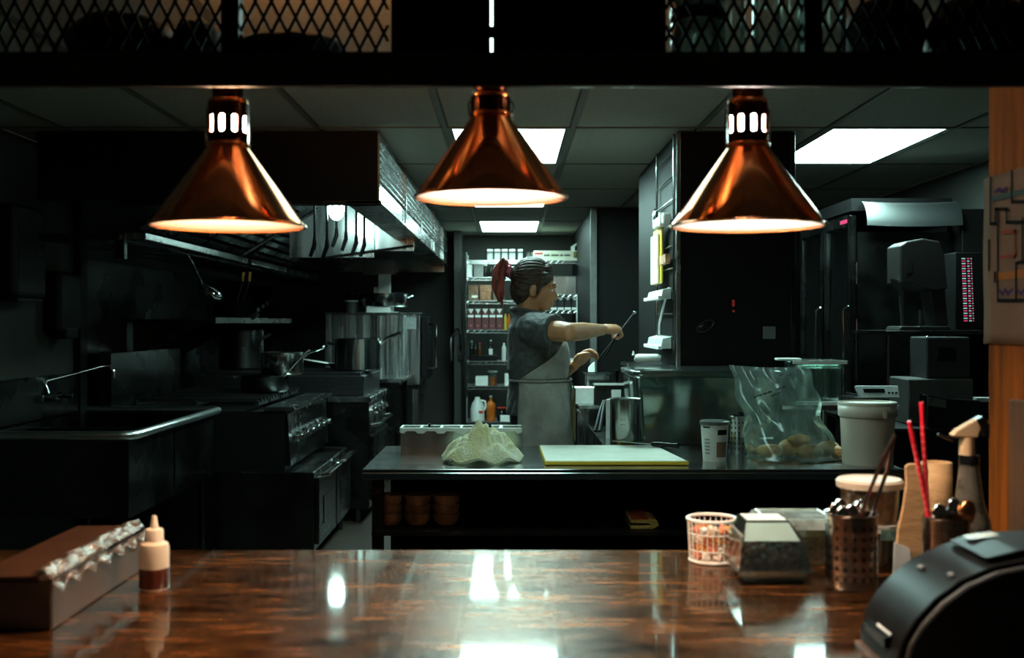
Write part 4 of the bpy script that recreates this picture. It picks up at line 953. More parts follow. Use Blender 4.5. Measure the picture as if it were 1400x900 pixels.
part(t, 'hand_towel', MB().grid(12, 18, lambda u, v: (.172-.035*u+.006*sin(7*u), -.06+.09*u+.008*sin(9*u+2*v), 1.12-.25*v+.02*u)), M('olive_towel',(.22,.20,.09),0,.9,.2,40,bump=.4), smooth=True, sol=.004)
# tongs held in the reaching hand
tg = thing('kitchen_tongs', 'thin dark tongs held in the outstretched hand', 'tongs', PO+gripR)
for s in (-1, 1):
    g = PO+gripR+Vector((-.012,0,.0))
    part(tg, 'arm', MB().tube([g+Vector((.085,.0,.10)), g+Vector((.01,s*.008,.0)), g+Vector((-.06+s*.012,s*.02,-.10))], [.004,.0045,.0035], 8), BLACKM, smooth=True)
part(tg, 'spring_end', MB().ell(PO+gripR+Vector((.073,0,.10)), (.007,.007,.007), 10, 6), STEEL, smooth=True)

# ================================================================== PREP TABLE (L-shaped)
ZT = .90; TY0, TY1 = 3.94, 4.69; TX0, TX1 = XX(495,TY0), 1.42
PREP = M('prep_steel', (.42,.44,.44), 1, .17, .12, 5, (1,14,1), rvar=.06, bump=.02, bscale=6)
t = thing('prep_table', 'L-shaped stainless prep table in front of the person', 'table', (.45,4.4,0))
part(t, 'top', MB().box(TX0,TX1,TY0,TY1,ZT-.012,ZT), PREP, bevel=.002)
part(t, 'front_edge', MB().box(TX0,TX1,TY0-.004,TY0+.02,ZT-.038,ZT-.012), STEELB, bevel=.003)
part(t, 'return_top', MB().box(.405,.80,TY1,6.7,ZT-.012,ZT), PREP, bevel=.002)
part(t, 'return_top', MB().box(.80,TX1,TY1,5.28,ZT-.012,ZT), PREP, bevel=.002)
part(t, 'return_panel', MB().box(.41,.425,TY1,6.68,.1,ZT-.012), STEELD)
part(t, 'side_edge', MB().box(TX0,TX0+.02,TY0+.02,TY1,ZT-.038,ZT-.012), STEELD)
part(t, 'undershelf', MB().box(TX0+.03,TX1-.03,TY0+.03,TY1-.03,.655,.67), BLACKM)
part(t, 'back_panel', MB().box(TX0+.03,TX1-.03,TY1-.03,TY1-.015,.1,ZT-.012), BLACKM)
part(t, 'lower_shelf', MB().box(TX0+.03,TX1-.03,TY0+.03,TY1-.03,.25,.27), BLACKM)
for x in (TX0+.03, TX1-.07):
    for y in (TY0+.04, TY1-.08): part(t, 'leg', MB().box(x,x+.04,y,y+.04,0,ZT-.012), BLACKM)
BOWL = M('tan_bowl', (.30,.15,.07), 0, .35, .2, 20)
for k, px in enumerate((532, 571, 610)):
    x = XX(px,4.12)
    for q in range(3):
        z = .67+.034*q; r = .052
        single('stacked_bowl', MB().lathe([(r*.6,0),(r*.9,.016),(r,.045),(r*.96,.045),(r*.85,.018),(r*.5,.005)], (x,4.12,z), 28), BOWL,
               'tan bowl, %s of the %s stack under the prep table' % (('bottom','middle','top')[q], ('first','second','third')[k]+(' from the range side' if k != 1 else ' or middle')), 'bowl', 'tan bowls under the prep table', smooth=True)
fy = TY0+.08; x0, x1 = XX(862,fy), XX(901,fy); z0 = .67
t = thing('folded_towel', 'folded yellow towel on the shelf under the prep table', 'towel', ((x0+x1)/2,fy+.08,z0))
part(t, 'fold', MB().prism([(x0,z0),(x1-.02,z0),(x1,z0+.012),(x1-.005,z0+.03),(x1-.03,z0+.034),(x0,z0+.036),(x0,z0+.022),(x1-.035,z0+.02),(x1-.03,z0+.012),(x0,z0+.012)], fy, fy+.18), M('yellow_towel',(.45,.35,.10),0,.85,.15,40,bump=.4), bevel=.002)
part(t, 'red_stripe', MB().box(x0+.004,x1-.04,fy-.001,fy+.18,z0+.036,z0+.040), M('brick_cloth',(.25,.05,.02),0,.85))

# ---- topping rail
ry0 = YZ(620,ZT); rx0_, rx1_ = XX(548,ry0), XX(712,ry0); zr_ = ZT+.098
t = thing('topping_rail', 'long steel topping rail with scalloped openings on the prep table', 'container', ((rx0_+rx1_)/2,ry0+.06,ZT))
part(t, 'housing', MB().box(rx0_,rx1_,ry0,ry0+.005,ZT,zr_).box(rx0_,rx1_,ry0+.125,ry0+.13,ZT,zr_).box(rx0_,rx0_+.005,ry0,ry0+.13,ZT,zr_).box(rx1_-.005,rx1_,ry0,ry0+.13,ZT,zr_).box(rx0_,rx1_,ry0,ry0+.13,ZT,ZT+.004), STEEL, bevel=.001)
PALEM = M('pale_satin_metal',(.52,.55,.53),.25,.5,.08,20)
lip = [(rx0_-.004,zr_+.004),(rx1_+.004,zr_+.004),(rx1_+.004,zr_-.014)]
pw = (rx1_-rx0_)/6
for k in range(6):
    a = rx1_-pw*k
    lip += [(a-.012,zr_-.018),(a-.024,zr_-.008),(a-pw+.024,zr_-.008),(a-pw+.012,zr_-.018)]
lip += [(rx0_-.004,zr_-.014)]
part(t, 'scalloped_lip', MB().prism(lip, ry0-.006, ry0-.001), PALEM)
for (ya_, yb_) in ((ry0-.004, ry0+.007), (ry0+.121, ry0+.134)): part(t, 'top_flange', MB().box(rx0_-.004,rx1_+.004,ya_,yb_,zr_+.001,zr_+.004), PALEM)
for k in range(6):
    a = rx0_+pw*k
    ins = part(t, 'insert_pan', MB().openbox(a+.006,a+pw-.006,ry0+.008,ry0+.122,ZT+.02,zr_+.001,.002), STEELB)
    part(ins, 'contents', MB().box(a+.009,a+pw-.009,ry0+.012,ry0+.118,ZT+.023,zr_-.02), M('insert_food_%d' % k, ((.3,.28,.2),(.12,.14,.05),(.4,.36,.26),(.2,.09,.03),(.35,.33,.25),(.25,.22,.1))[k], 0, .6, .5, 80, bump=.8))
    part(t, 'divider', MB().box(a-.005,a+.005,ry0+.004,ry0+.126,zr_-.002,zr_+.005), PALEM)
for px in (587, 670): part(t, 'stud', MB().tube([(XX(px,ry0+.06),ry0+.065,zr_),(XX(px,ry0+.06),ry0+.065,zr_+.016)], .005, 8), BLACKM, smooth=True)

# ---- crumpled cloth
def cloth(u, v):
    a = 2*pi*u; r = v**.8
    x = .152*r*cos(a)*(1+.10*sin(3*a+1)); y = .10*r*sin(a)*(1+.12*sin(2*a+2))
    hgt = .098*max(0, 1-r*1.02)**.75+.030*(1-r**3)
    n_ = noise.noise(Vector((x*17,y*20,2)))+.7*abs(noise.noise(Vector((x*38,y*42,7))))
    z = hgt*(1+.30*n_)+.020*n_*(1-r**4)+.004+.010*(1+sin(7*a))*r**6
    x += .02*(1-r)*1.0+.010*noise.noise(Vector((y*22,x*16,9)))
    return (XX(655,4.14)+x, 4.14+y, ZT+max(.001,z))
single('crumpled_cloth', MB().grid(90, 34, cloth), M('cream_terry',(.62,.60,.30),0,.95,.3,12,bump=.4,bscale=130,sheen=.2,col2=(.74,.76,.58)), 'crumpled cream cleaning cloth on the prep table', 'cloth', smooth=True, sol=.003)

# ---- cutting board and knife
yn, yf = YZ(637,ZT), 4.57
t = thing('cutting_board', 'large white cutting board with yellow edges on the prep table', 'cutting board', (.37,(yn+yf)/2,ZT))
cb = [(XX(745,yn),yn),(XX(942,yn),yn),(XX(893,yf)+.01,yf),(XX(737,yf),yf)]
part(t, 'board', MB().prism(cb, ZT+.002, ZT+.016, 'z'), M('yellow_board_edge',(.68,.46,.03),0,.5,.06,10), bevel=.003)
ins_ = [(cb[0][0]+.004,cb[0][1]+.004),(cb[1][0]-.006,cb[1][1]+.004),(cb[2][0]-.004,cb[2][1]-.004),(cb[3][0]+.004,cb[3][1]-.004)]
part(t, 'cutting_face', MB().prism(ins_, ZT+.0158, ZT+.0172, 'z'), M('scuffed_white_board',(.66,.70,.60),0,.5,.06,8,bump=.1))
kp, kq = P(886,612,4.50), P(927,616,4.42); zk = ZT+.03
kp.z = kq.z = zk
t = thing('kitchen_knife', 'black handled knife lying on the corner of the cutting board', 'knife', (kq.x,kq.y,zk-.012))
dv = (kq-kp).normalized()
part(t, 'handle', MB().tube([kp+dv*.02,kp+dv*.05,kq-dv*.03,kq], [.010,.012,.011,.013], 10), DARKP, smooth=True)
nv = Vector((-dv.y, dv.x, 0)); b0 = kp+dv*.02; b1 = kp-dv*.17
part(t, 'blade', MB().add([b0+nv*.018,b0-nv*.016,b1,b0+nv*.018+Vector((0,0,.002)),b0-nv*.016+Vector((0,0,.002)),b1+Vector((0,0,.002))], [(0,2,1),(3,4,5),(0,1,4,3),(1,2,5,4),(2,0,3,5)]), STEELB)
for q in (.06, .09): part(t, 'rivet', MB().ell(kp+dv*q+Vector((0,0,.0105)), (.003,.003,.002), 8, 6), M('brass',(.7,.5,.15),1,.2), smooth=True)

# ---- large clear bin with lid
def clear_bin(name, x0, x1, y0, y1, z0, z1, label, cat, taper=.03, lidrim=True, mat=CLR, t_=.004):
    t = thing(name, label, cat, ((x0+x1)/2,(y0+y1)/2,z0))
    rings = []
    def ring(x0, x1, y0, y1, z, c):
        out = []
        for cx_, cy_, a0 in ((x1-c,y1-c,0),(x0+c,y1-c,90),(x0+c,y0+c,180),(x1-c,y0+c,270)):
            for q in range(5):
                a = radians(a0+22.5*q); out.append((cx_+c*cos(a), cy_+c*sin(a), z))
        return out
    rr = [ring(x0+taper,x1-taper,y0+taper,y1-taper,z0,.03), ring(x0+taper*.9,x1-taper*.9,y0+taper*.9,y1-taper*.9,z0+.012,.03), ring(x0+.008,x1-.008,y0+.008,y1-.008,z1-.02,.035), ring(x0,x1,y0,y1,z1-.012,.04), ring(x0,x1,y0,y1,z1,.04)]
    n = len(rr[0]); mb = MB(); vv = [p for r in rr for p in r]; ff = [tuple(range(n))[::-1]]
    for i in range(len(rr)-1):
        for k in range(n): ff.append((i*n+k, i*n+(k+1) % n, (i+1)*n+(k+1) % n, (i+1)*n+k))
    part(t, 'bin', mb.add(vv, ff), mat, smooth=True, sol=t_)
    part(t, 'rim', MB().tube([Vector(p) for p in rr[4]]+[Vector(rr[4][0])], .005, 6), CLR2, smooth=True)
    return t, ring
by0, by1 = 4.72, 5.25; bx0, bx1 = XX(866,by0), XX(1076,by0); bz1 = 1.208
t, ringf = clear_bin('storage_bin', bx0, bx1, by0, by1, ZT+.003, bz1, 'large clear polycarbonate storage bin on the prep table', 'bin')
m_ = MB(); r1 = ringf(bx0-.006,bx1+.006,by0-.006,by1+.006,bz1+.004,.042); r2 = ringf(bx0+.03,bx1-.03,by0+.03,by1-.03,bz1+.012,.03)
n = len(r1); m_.add(r1+r2, [(k,(k+1) % n,n+(k+1) % n,n+k) for k in range(n)]+[tuple(range(n,2*n))])
part(t, 'lid', m_, CLR, smooth=True, sol=.003)
part(t, 'content_liquid', MB().box(bx0+.035,bx1-.035,by0+.035,by1-.035,ZT+.012,bz1-.085), CLEAR('dark_brine', tint='#5a605c', gloss=.1, milk=.05, milkcol='#23302d'))
# steel bain-marie pot beside the bin
x = XX(854,4.645); z1 = ZZ(546,4.645)
t = thing('bain_marie_pot', 'tall steel bain-marie pot left of the clear storage bin', 'pot', (x,4.645,ZT))
t['label'] = 'tall steel bain-marie pot between the cutting board and the clear storage bin'
part(t, 'pot', MB().lathe([(.058,0),(.062,.008),(.062,z1-ZT),(.068,z1-ZT+.004),(.06,z1-ZT),(.06,.01),(.01,.01)], (x,4.645,ZT), 36), STEEL, smooth=True)
for k in range(4): part(t, 'rivet', MB().ell((x-.02+.012*(k % 2),4.645-.0615,ZT+.12-.02*(k//2)), (.003,.002,.003), 8, 6), STEELB, smooth=True)
x = XX(832,5.02)
single('paper_roll', MB().lathe([(.012,0),(.012,.175),(.004,.178)], (x,5.02,ZT), 16), PAPER, 'thin upright white paper roll beside the steel bain-marie pot', 'paper roll', smooth=True)
t = thing('black_tongs', 'black handled tongs leaning on the return of the prep table', 'tongs', (XX(820,5.3),5.3,ZT))
for s in (-1, 1): part(t, 'arm', MB().tube([P(817+s*3,600,5.1)+Vector((0,0,.035)),P(822+s*2,565,5.2),P(826+s,548,5.3)], [.008,.008,.005], 8), BLACKP, smooth=True)

# ---- raised rail and its containers at the person's side
t = thing('raised_rail', 'raised steel rail unit on the prep table return', 'rail', (.57,6,ZT))
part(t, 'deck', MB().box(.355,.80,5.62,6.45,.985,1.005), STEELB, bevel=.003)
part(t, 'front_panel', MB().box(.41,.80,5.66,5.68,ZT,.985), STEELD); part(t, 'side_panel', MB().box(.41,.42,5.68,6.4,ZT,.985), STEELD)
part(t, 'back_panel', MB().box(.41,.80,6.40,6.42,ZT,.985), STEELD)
zd = 1.005; Y = 5.68
box_thing('white_napkin_box', 783, 812, 530, 0, Y, .12, PAPER, 'white napkin box on the raised rail beside the apron', 'box', z0=zd)
tray_thing('steel_pan', 800, 836, 1.055, ZZ(511,5.95), 5.95, .2, STEELB, 'bright steel pan standing on the white foil box', 'pan')
box_thing('foil_box', 803, 834, 0, 0, 5.95, .18, WHITEP, 'low white foil box under the bright steel pan', 'box', z0=zd) if False else single('foil_box', MB().box(XX(803,5.96),XX(834,5.96),5.96,6.14,zd,1.055), WHITEP, 'low white foil box under the bright steel pan', 'box', bevel=.003)
Y = 5.66; x0, x1 = XX(813,Y), XX(856,Y)
t = thing('dark_container', 'dark open container with a black handled scoop on the raised rail', 'container', ((x0+x1)/2,Y+.1,zd))
part(t, 'tub', MB().openbox(x0,x1,Y,Y+.15,zd,ZZ(525,Y)), STEELD); part(t, 'white_rim', MB().box(x0-.003,x1+.003,Y-.003,Y+.004,ZZ(527,Y),ZZ(524,Y)), PAPER)
part(t, 'label', MB().box(XX(836,Y),XX(849,Y),Y-.003,Y,zd+.003,ZZ(533,Y)), PAPER)
part(t, 'scoop_handle', MB().tube([P(842,533,Y-.01)+Vector((0,.03,0)),P(843,506,Y)], [.012,.014], 10), DARKP, smooth=True)
x = XX(790,5.75); 
t = thing('glass_tumbler', 'clear glass tumbler on the raised rail behind the napkin box', 'glass', (x,5.86,zd))
part(t, 'glass', MB().lathe([(.028,0),(.034,.075),(.032,.075),(.026,.006)], (x,5.86,zd), 24), GLASS, smooth=True)
part(t, 'ice', MB().lathe([(.024,.008),(.029,.055),(.01,.06)], (x,5.86,zd), 12), CLEAR('crushed_ice',gloss=.5,milk=.5))
single('white_napkin', MB().prism([(XX(801,6.2),zd),(XX(814,6.2),zd),(XX(813,6.2),ZZ(495,6.2)),(XX(810,6.2),ZZ(497,6.2)),(XX(805,6.2),ZZ(503,6.2))], 6.2, 6.23), PAPER, 'folded white napkin standing up behind the bright steel pan', 'napkin')
t = thing('squeeze_bottle', 'white squeeze bottle lying on the small wall shelf', 'bottle', (XX(883,5.5),5.5,1.24))
part(t, 'body', MB().tube([P(868,489,5.5),P(872,490,5.5),P(898,490,5.5),P(903,491,5.5)], [.014,.022,.022,.018], 16), WHITEP, smooth=True)
part(t, 'nozzle', MB().tube([P(866,486,5.5),P(866,480,5.5)], [.008,.003], 10), WHITEP, smooth=True)
t = thing('side_ledge', 'small steel wall shelf on the side of the dark column', 'shelf', (.7,5.6,1.2))
part(t, 'plate', MB().box(.60,.808,5.36,5.95,ZZ(495,5.5)-.03,ZZ(495,5.5)-.015), STEELD); 
for y in (5.4,5.9): part(t, 'bracket', MB().prism([(.808,1.195),(.65,1.195),(.808,1.08)], y-.006, y+.006), STEELD)

# ---- ladder rack on the column side
t = thing('ladder_rack', 'chrome ladder rack on the side of the dark column', 'rack', (.8,5.63,1.1))
XRk = .797
for y in (5.33, 5.95): part(t, 'upright', MB().tube([(XRk,y,1.28),(XRk,y,2.345)], .006, 8), STEELB, smooth=True)
for k in range(9):
    z = 1.36+.112*k; part(t, 'rung', MB().tube([(XRk,5.33,z),(XRk,5.95,z)], .004, 6), STEELB, smooth=True)
for k, (za, zb, n_) in enumerate(((1.545,1.60,'upper'),(1.30,1.36,'lower'))):
    t = thing('clip_tray', '%s white clip tray hooked on the ladder rack' % n_, 'tray', (.75,5.6,za))
    part(t, 'tray', MB().prism([(XRk-.008,zb),(XRk-.05,zb-.01),(XRk-.06,za),(XRk-.008,za)], 5.36, 5.9), M('pale_grey_plastic',(.5,.52,.5),0,.4), bevel=.002)
    part(t, 'lip', MB().box(XRk-.075,XRk-.055,5.34,5.92,za-.004,za+.014), WHITEP, bevel=.002)
for k in range(2):
    single('yellow_board', MB().box(XRk-.022-.014*k,XRk-.012-.014*k,5.62+.05*k,5.93,1.63,1.92-.03*k), YELP if k == 0 else CREAM, ('yellow','cream')[k]+' cutting board hung edge-on on the ladder rack', 'cutting board', bevel=.003)
single('white_cable', MB().tube([(XRk-.012,5.42,1.60),(XRk-.03,5.46,1.52),(XRk-.045,5.52,1.42),(XRk-.04,5.56,1.37)], .006, 8), WHITEP, 'white cable hanging between the two clip trays', 'cable', smooth=True)
t = thing('label_gun', 'white label dispenser clipped near the top of the ladder rack', 'dispenser', (.77,5.4,1.9))
part(t, 'body', MB().box(XRk-.05,XRk-.01,5.36,5.75,1.915,1.965), WHITEP, bevel=.01, seg=2); part(t, 'roll', MB().tube([(XRk-.055,5.45,1.94),(XRk-.005,5.45,1.94)], .035, 20), WHITEP, smooth=True)
single('hanging_scoop', MB().ell((XRk-.02,5.88,1.985), (.012,.03,.055), 14, 10), STEELB, 'steel scoop hanging at the far upright of the ladder rack', 'scoop', smooth=True)
single('small_red_box', MB().box(XRk-.035,XRk-.01,5.38,5.6,1.72,1.765), M('red_cream_box',(.45,.22,.12),0,.6,.6,30), 'small red and cream box on a rung of the ladder rack', 'box')
# ring and plate on the column face
xc, zc = XX(964,5.3), ZZ(446,5.3)
t = thing('thermostat_dial', 'round dark dial with a chrome ring on the column', 'dial', (xc,5.3,zc))
rot = Matrix.Rotation(-.5, 3, 'Y')
part(t, 'ring', MB().tube([Vector((xc,5.296,zc))+rot @ Vector((.046*cos(a),0,.022*sin(a))) for a in [2*pi*i/36 for i in range(37)]], .0045, 6), CHROME, smooth=True)
part(t, 'dial', MB().ell((xc,5.302,zc), (.04,.008,.018), 20, 8, rot), DARKP, smooth=True)
xc, zc = XX(1052,5.3), ZZ(455,5.3)
single('switch_plate', MB().box(xc-.03,xc+.03,5.3,5.31,zc-.03,zc+.03), M('grey_switch',(.12,.12,.12),.3,.4,.4,200), 'small grey speckled plate on the dark column', 'switch', bevel=.002)
t = thing('status_light', 'tiny dim red status lights on the dark column', 'light', (XX(1003,5.3),5.305,ZZ(420,5.3)))
REDL = EMIT('red_led', (.9,.12,.08), .12)
part(t, 'upper_led', MB().box(XX(1001.5,5.3),XX(1004.5,5.3),5.302,5.31,ZZ(419,5.3),ZZ(410,5.3)), REDL); part(t, 'lower_led', MB().box(XX(1002,5.3),XX(1004.5,5.3),5.302,5.31,ZZ(427,5.3),ZZ(424,5.3)), REDL)

# ---- deli cup, perforated cylinder
def perforated(name, px, Y, z0, r, h, label, mat=STEELB, rows=6, cols=18):
    x = XX(px,Y); t = thing(name, label, 'cutlery cylinder', (x,Y,z0))
    part(t, 'cylinder', MB().lathe([(r*.96,0),(r,.005),(r,h),(r+.003,h+.003),(r-.003,h+.002),(r-.003,.008),(.01,.006)], (x,Y,z0), 40), mat, smooth=True)
    hole = MB()
    for i in range(cols):
        a = 2*pi*i/cols
        for j in range(rows):
            zz = z0+h*(.14+.7*j/(rows-1)); c = Vector((x+(r+.0005)*cos(a), Y+(r+.0005)*sin(a), zz)); e1 = Vector((-sin(a),cos(a),0))
            hole.add([c+e1*.0035*cos(q)+Vector((0,0,.0045*sin(q))) for q in [2*pi*m/8 for m in range(8)]], [tuple(range(8))])
    part(t, 'drain_holes', hole, DARKP, kind='stuff'); return t
def cutlery(name, base, tip, mat, label, wide=True, cat='spoon'):
    d = (tip-base).normalized(); t = thing(name, label, cat, base)
    part(t, 'handle', MB().tube([base, base.lerp(tip,.7), tip-d*.03], [.003,.0035,.005], 8), mat, smooth=True)
    if wide: part(t, 'bowl', MB().ell(tip-d*.012, (.016,.009,.024), 14, 8, Vector((0,0,1)).rotation_difference(d).to_matrix()), mat, smooth=True)
    return t
cyx = XX(1010,4.42)
perforated('cutlery_cylinder', 1010, 4.44, ZT, .044, ZZ(569,4.44)-ZT, 'perforated steel cylinder holding black handles beside the plastic bag', STEEL)
for k, (dx, dy) in enumerate(((-.02,.0),(.015,.015),(.0,-.018),(.024,-.012))):
    single('black_utensil', MB().tube([(cyx+dx*.5,4.44+dy*.5,ZT+.02),(cyx+dx,4.44+dy,ZZ(566-2*(k % 2),4.44))], [.004,.011], 8), DARKP, 'black utensil handle in the steel cylinder beside the plastic bag', 'utensil', 'black utensil handles in the cylinder', smooth=True)
dx_ = XX(977,4.19); hd_ = ZZ(578,4.19)-ZT
t = thing('deli_cup', 'white printed deli cup with a dark lid on the prep table', 'cup', (dx_,4.19,ZT))
part(t, 'cup', MB().lathe([(.043,0),(.044,.006),(.053,hd_)], (dx_,4.19,ZT), 32), M('printed_cup',(.52,.54,.50),0,.4,.05,20), smooth=True)
part(t, 'lid', MB().lathe([(.056,hd_-.006),(.056,hd_+.006),(.05,hd_+.009),(.02,hd_+.007)], (dx_,4.19,ZT), 32), M('smoke_lid',(.08,.085,.08),0,.3), smooth=True)
def wrap(mb_pts, r0, r1):  # quads on the cup side: (ang0, ang1, h0, h1)
    mb = MB()
    for a0, a1, h0, h1 in mb_pts:
        q = 6
        for k in range(q):
            aa, ab = radians(a0+(a1-a0)*k/q), radians(a0+(a1-a0)*(k+1)/q)
            f = lambda a, h: (dx_+(.0446+.0092*h)*cos(a), 4.19+(.0446+.0092*h)*sin(a), ZT+hd_*h)
            mb.add([f(aa,h0),f(ab,h0),f(ab,h1),f(aa,h1)], [(0,1,2,3)])
    return mb
part(t, 'brown_print', wrap([(268,325,.12,.52)], 0, 0), M('cup_brown_print',(.16,.09,.05),0,.5)); part(t, 'dark_print', wrap([(272,322,.70,.84),(205,240,.88,.92)], 0, 0), INK)
part(t, 'text_block', wrap([(212,238,.2+.09*k,.24+.09*k) for k in range(5)], 0, 0), M('grey_print',(.2,.2,.19),0,.5))

# ---- bag of bread: loaves in a translucent bag
BREAD = M('bread_crust', (.55,.24,.05), 0, .65, .35, 18, bump=.5, col2=(.85,.62,.34))
for k, (px, py, Y, rx_, ry_, rz_) in enumerate(((1052,610,4.22,.052,.05,.028),(1080,606,4.28,.05,.045,.034),(1106,608,4.18,.055,.05,.030),(1131,607,4.24,.048,.05,.032),(1092,597,4.22,.042,.04,.02),(1146,610,4.2,.026,.035,.026))):
    x = XX(px,Y); z = ZT+.004+rz_ if k != 4 else ZT+.078
    mb = MB().ell((x,Y,z), (rx_,ry_,rz_), 20, 12)
    mb.v = [tuple(Vector(v)+.006*noise.noise_vector(Vector(v)*22)) for v in mb.v]
    single('bread_roll', mb, BREAD, 'golden bread roll inside the clear plastic bag', 'bread', 'bread rolls in the bag', smooth=True)
BAGM = CLEAR('bag_film', tint='#dfe8e4', gloss=.05, milk=.10, rough=.2, milkcol='#b9d2cb', bump=.25, bscale=16)
def bagside(sgn):
    # outline from the bread bed up to the draped open end
    def fn(u, v):
        lo = Vector((XX(1026,4.15)+(XX(1157,4.15)-XX(1026,4.15))*u, 0, ZT+.006))
        hi = Vector((XX(1004,4.3)+(XX(1112,4.3)-XX(1004,4.3))*u, 0, ZZ(500+4*sin(3*u),4.3)))
        p = lo.lerp(hi, v)
        pinch = math.exp(-((v-.42)/.16)**2); cxm = XX(1070,4.25)
        p.x += (cxm-p.x)*.10*pinch
        bul = sin(pi*u)**.5
        thick = (.10*(1-v)**1.5+.035)*bul
        yc = 4.22+.16*v
        f = .014*sin(u*26+v*5+sgn)*v*(1-.4*v)+.012*noise.noise(Vector((u*7,v*6,sgn*3)))
        if v < .35: p.z += .012*sin(u*13)*v
        return (p.x+.006*sin(v*17+u*4), yc+sgn*thick+f, p.z)
    return fn
mb = MB(); mb.grid(46, 40, bagside(-1)); mb.grid(46, 40, bagside(1))
t = thing('plastic_bag', 'crinkled clear plastic bag of bread rolls on the prep table', 'bag', (XX(1085,4.22),4.22,ZT))
part(t, 'film', mb, BAGM, smooth=True)
pm = MB()
def bp_(px, py, w_, h_):
    Y = 4.225; c = P(px,py,Y); pm.obox(c, (w_,.001,h_), (0,-.35,0))
for k in range(7):
    if k != 4: bp_(1033+6.4*k, 543-2.3*k, .014, .006)
for k in range(3): bp_(1056+4.5*k, 541-2*k, .011, .005)
for k in range(2): bp_(1068+12*k, 513, .014, .003)
part(t, 'warning_print', pm, M('bag_print',(.03,.035,.035),0,.6), label='dark slanting lines of small print')

# ---- bucket
x, Y = XX(1186,4.1), 4.1; hb = ZZ(549,Y)-ZT; r = .104
t = thing('white_bucket', 'white lidded plastic bucket on the prep table', 'bucket', (x,Y,ZT))
BUCK = M('bucket_white', (.60,.53,.43), 0, .42, .04, 10)
part(t, 'pail', MB().lathe([(r*.86,0),(r*.88,.006),(r*.95,hb-.055)], (x,Y,ZT), 44), BUCK, smooth=True)
part(t, 'collar', MB().lathe([(r*.96,hb-.058),(r*1.01,hb-.052),(r*1.02,hb-.012)], (x,Y,ZT), 44, False, False), BUCK, smooth=True, sol=.002)
part(t, 'lid', MB().lathe([(r*1.03,hb-.014),(r*1.03,hb-.004),(r*.98,hb),(r*.94,hb-.006),(.02,hb-.006)], (x,Y,ZT), 44), BUCK, smooth=True)
part(t, 'tab', MB().box(x-.006+.03,x+.006+.03,Y-r*1.05,Y-r*.95,ZT+hb-.055,ZT+hb-.03), BUCK); part(t, 'pull_lip', MB().box(x+r*.98,x+r*1.09,Y-.02,Y+.02,ZT+hb-.02,ZT+hb-.014), BUCK)

# ---- over-shelf behind the bag with small bin, boards and scale
zo = 1.06; YO = 4.86
t = thing('over_shelf', 'narrow steel shelf on posts behind the bread bag and bucket', 'shelf', (1.5,5.0,ZT))
part(t, 'plate', MB().box(1.205,1.62,YO,5.22,zo-.02,zo), STEELB, bevel=.003)
for xx in (1.225, 1.395):
    for yy in (YO+.02, 5.18): part(t, 'post', MB().tube([(xx,yy,ZT),(xx,yy,zo-.02)], .01, 8), STEEL, smooth=True)
clear_bin('storage_bin', XX(1086,4.92), XX(1156,4.92), 4.92, 5.14, zo+.006, ZZ(498,4.92), 'small clear bin on the narrow steel shelf behind the bread bag', 'bin', .012)
t = thing('bin_lid', 'pale flat lid resting on the small clear bin', 'lid', (XX(1120,4.92),5.03,ZZ(497,4.92)))
zl = ZZ(497,4.92)
part(t, 'plate', MB().box(XX(1084,4.92),XX(1158,4.92),4.9,5.16,zl+.006,zl+.012), CLR); part(t, 'lip', MB().box(XX(1084,4.9),XX(1158,4.9),4.896,4.9,zl-.002,zl+.012), WHITEP)
part(t, 'grip', MB().box(XX(1066,4.92),XX(1098,4.92),4.95,5.02,zl+.012,zl+.022), WHITEP, bevel=.003)
single('white_board', MB().box(1.28,XX(1146,YO),YO+.003,YO+.05,zo,zo+.016), PAPER, 'thin white board at the edge of the steel shelf under the small bin', 'board', bevel=.002)
single('white_board', MB().box(XX(1148,YO),XX(1173,YO),YO+.003,YO+.05,zo,zo+.014), PAPER, 'short white board beside the scale on the steel shelf', 'board', bevel=.002)
sx0, sx1 = XX(1174,5.0), XX(1227,5.0)
t = thing('digital_scale', 'digital kitchen scale with a white angled display', 'scale', ((sx0+sx1)/2,5.05,zo))
part(t, 'base', MB().box(sx0-.02,1.615,4.99,5.2,zo+.001,zo+.025), BLACKP, bevel=.006)
tl = Matrix.Translation((0,0,0))
q = lambda u, v: Vector((sx0+(sx1-sx0)*u+.012*v*(1-2*u)*-.2-.012*v*(1-u), 4.972+.03*v, zo+.028+.052*v))
part(t, 'display_panel', MB().add([q(0,0),q(1,0),q(1,1),q(0,1)]+[q(a,b)+Vector((0,.02,-.006)) for a, b in ((0,0),(1,0),(1,1),(0,1))], [(0,1,2,3),(7,6,5,4),(0,4,5,1),(1,5,6,2),(2,6,7,3),(3,7,4,0)]), M('scale_face',(.42,.44,.42),0,.35), bevel=.002)
e = Vector((0,-.0015,.001)); part(t, 'screen', MB().add([q(.14,.38)+e,q(.66,.38)+e,q(.66,.72)+e,q(.14,.72)+e], [(0,1,2,3)]), DARKP)
for k in range(3): part(t, 'button', MB().add([q(.72+.09*k,.30)+e,q(.78+.09*k,.30)+e,q(.78+.09*k,.45)+e,q(.72+.09*k,.45)+e], [(0,1,2,3)]), DARKP)
part(t, 'platter', MB().box(sx0-.01,1.60,5.03,5.19,zo+.03,zo+.038), STEELD, bevel=.004)

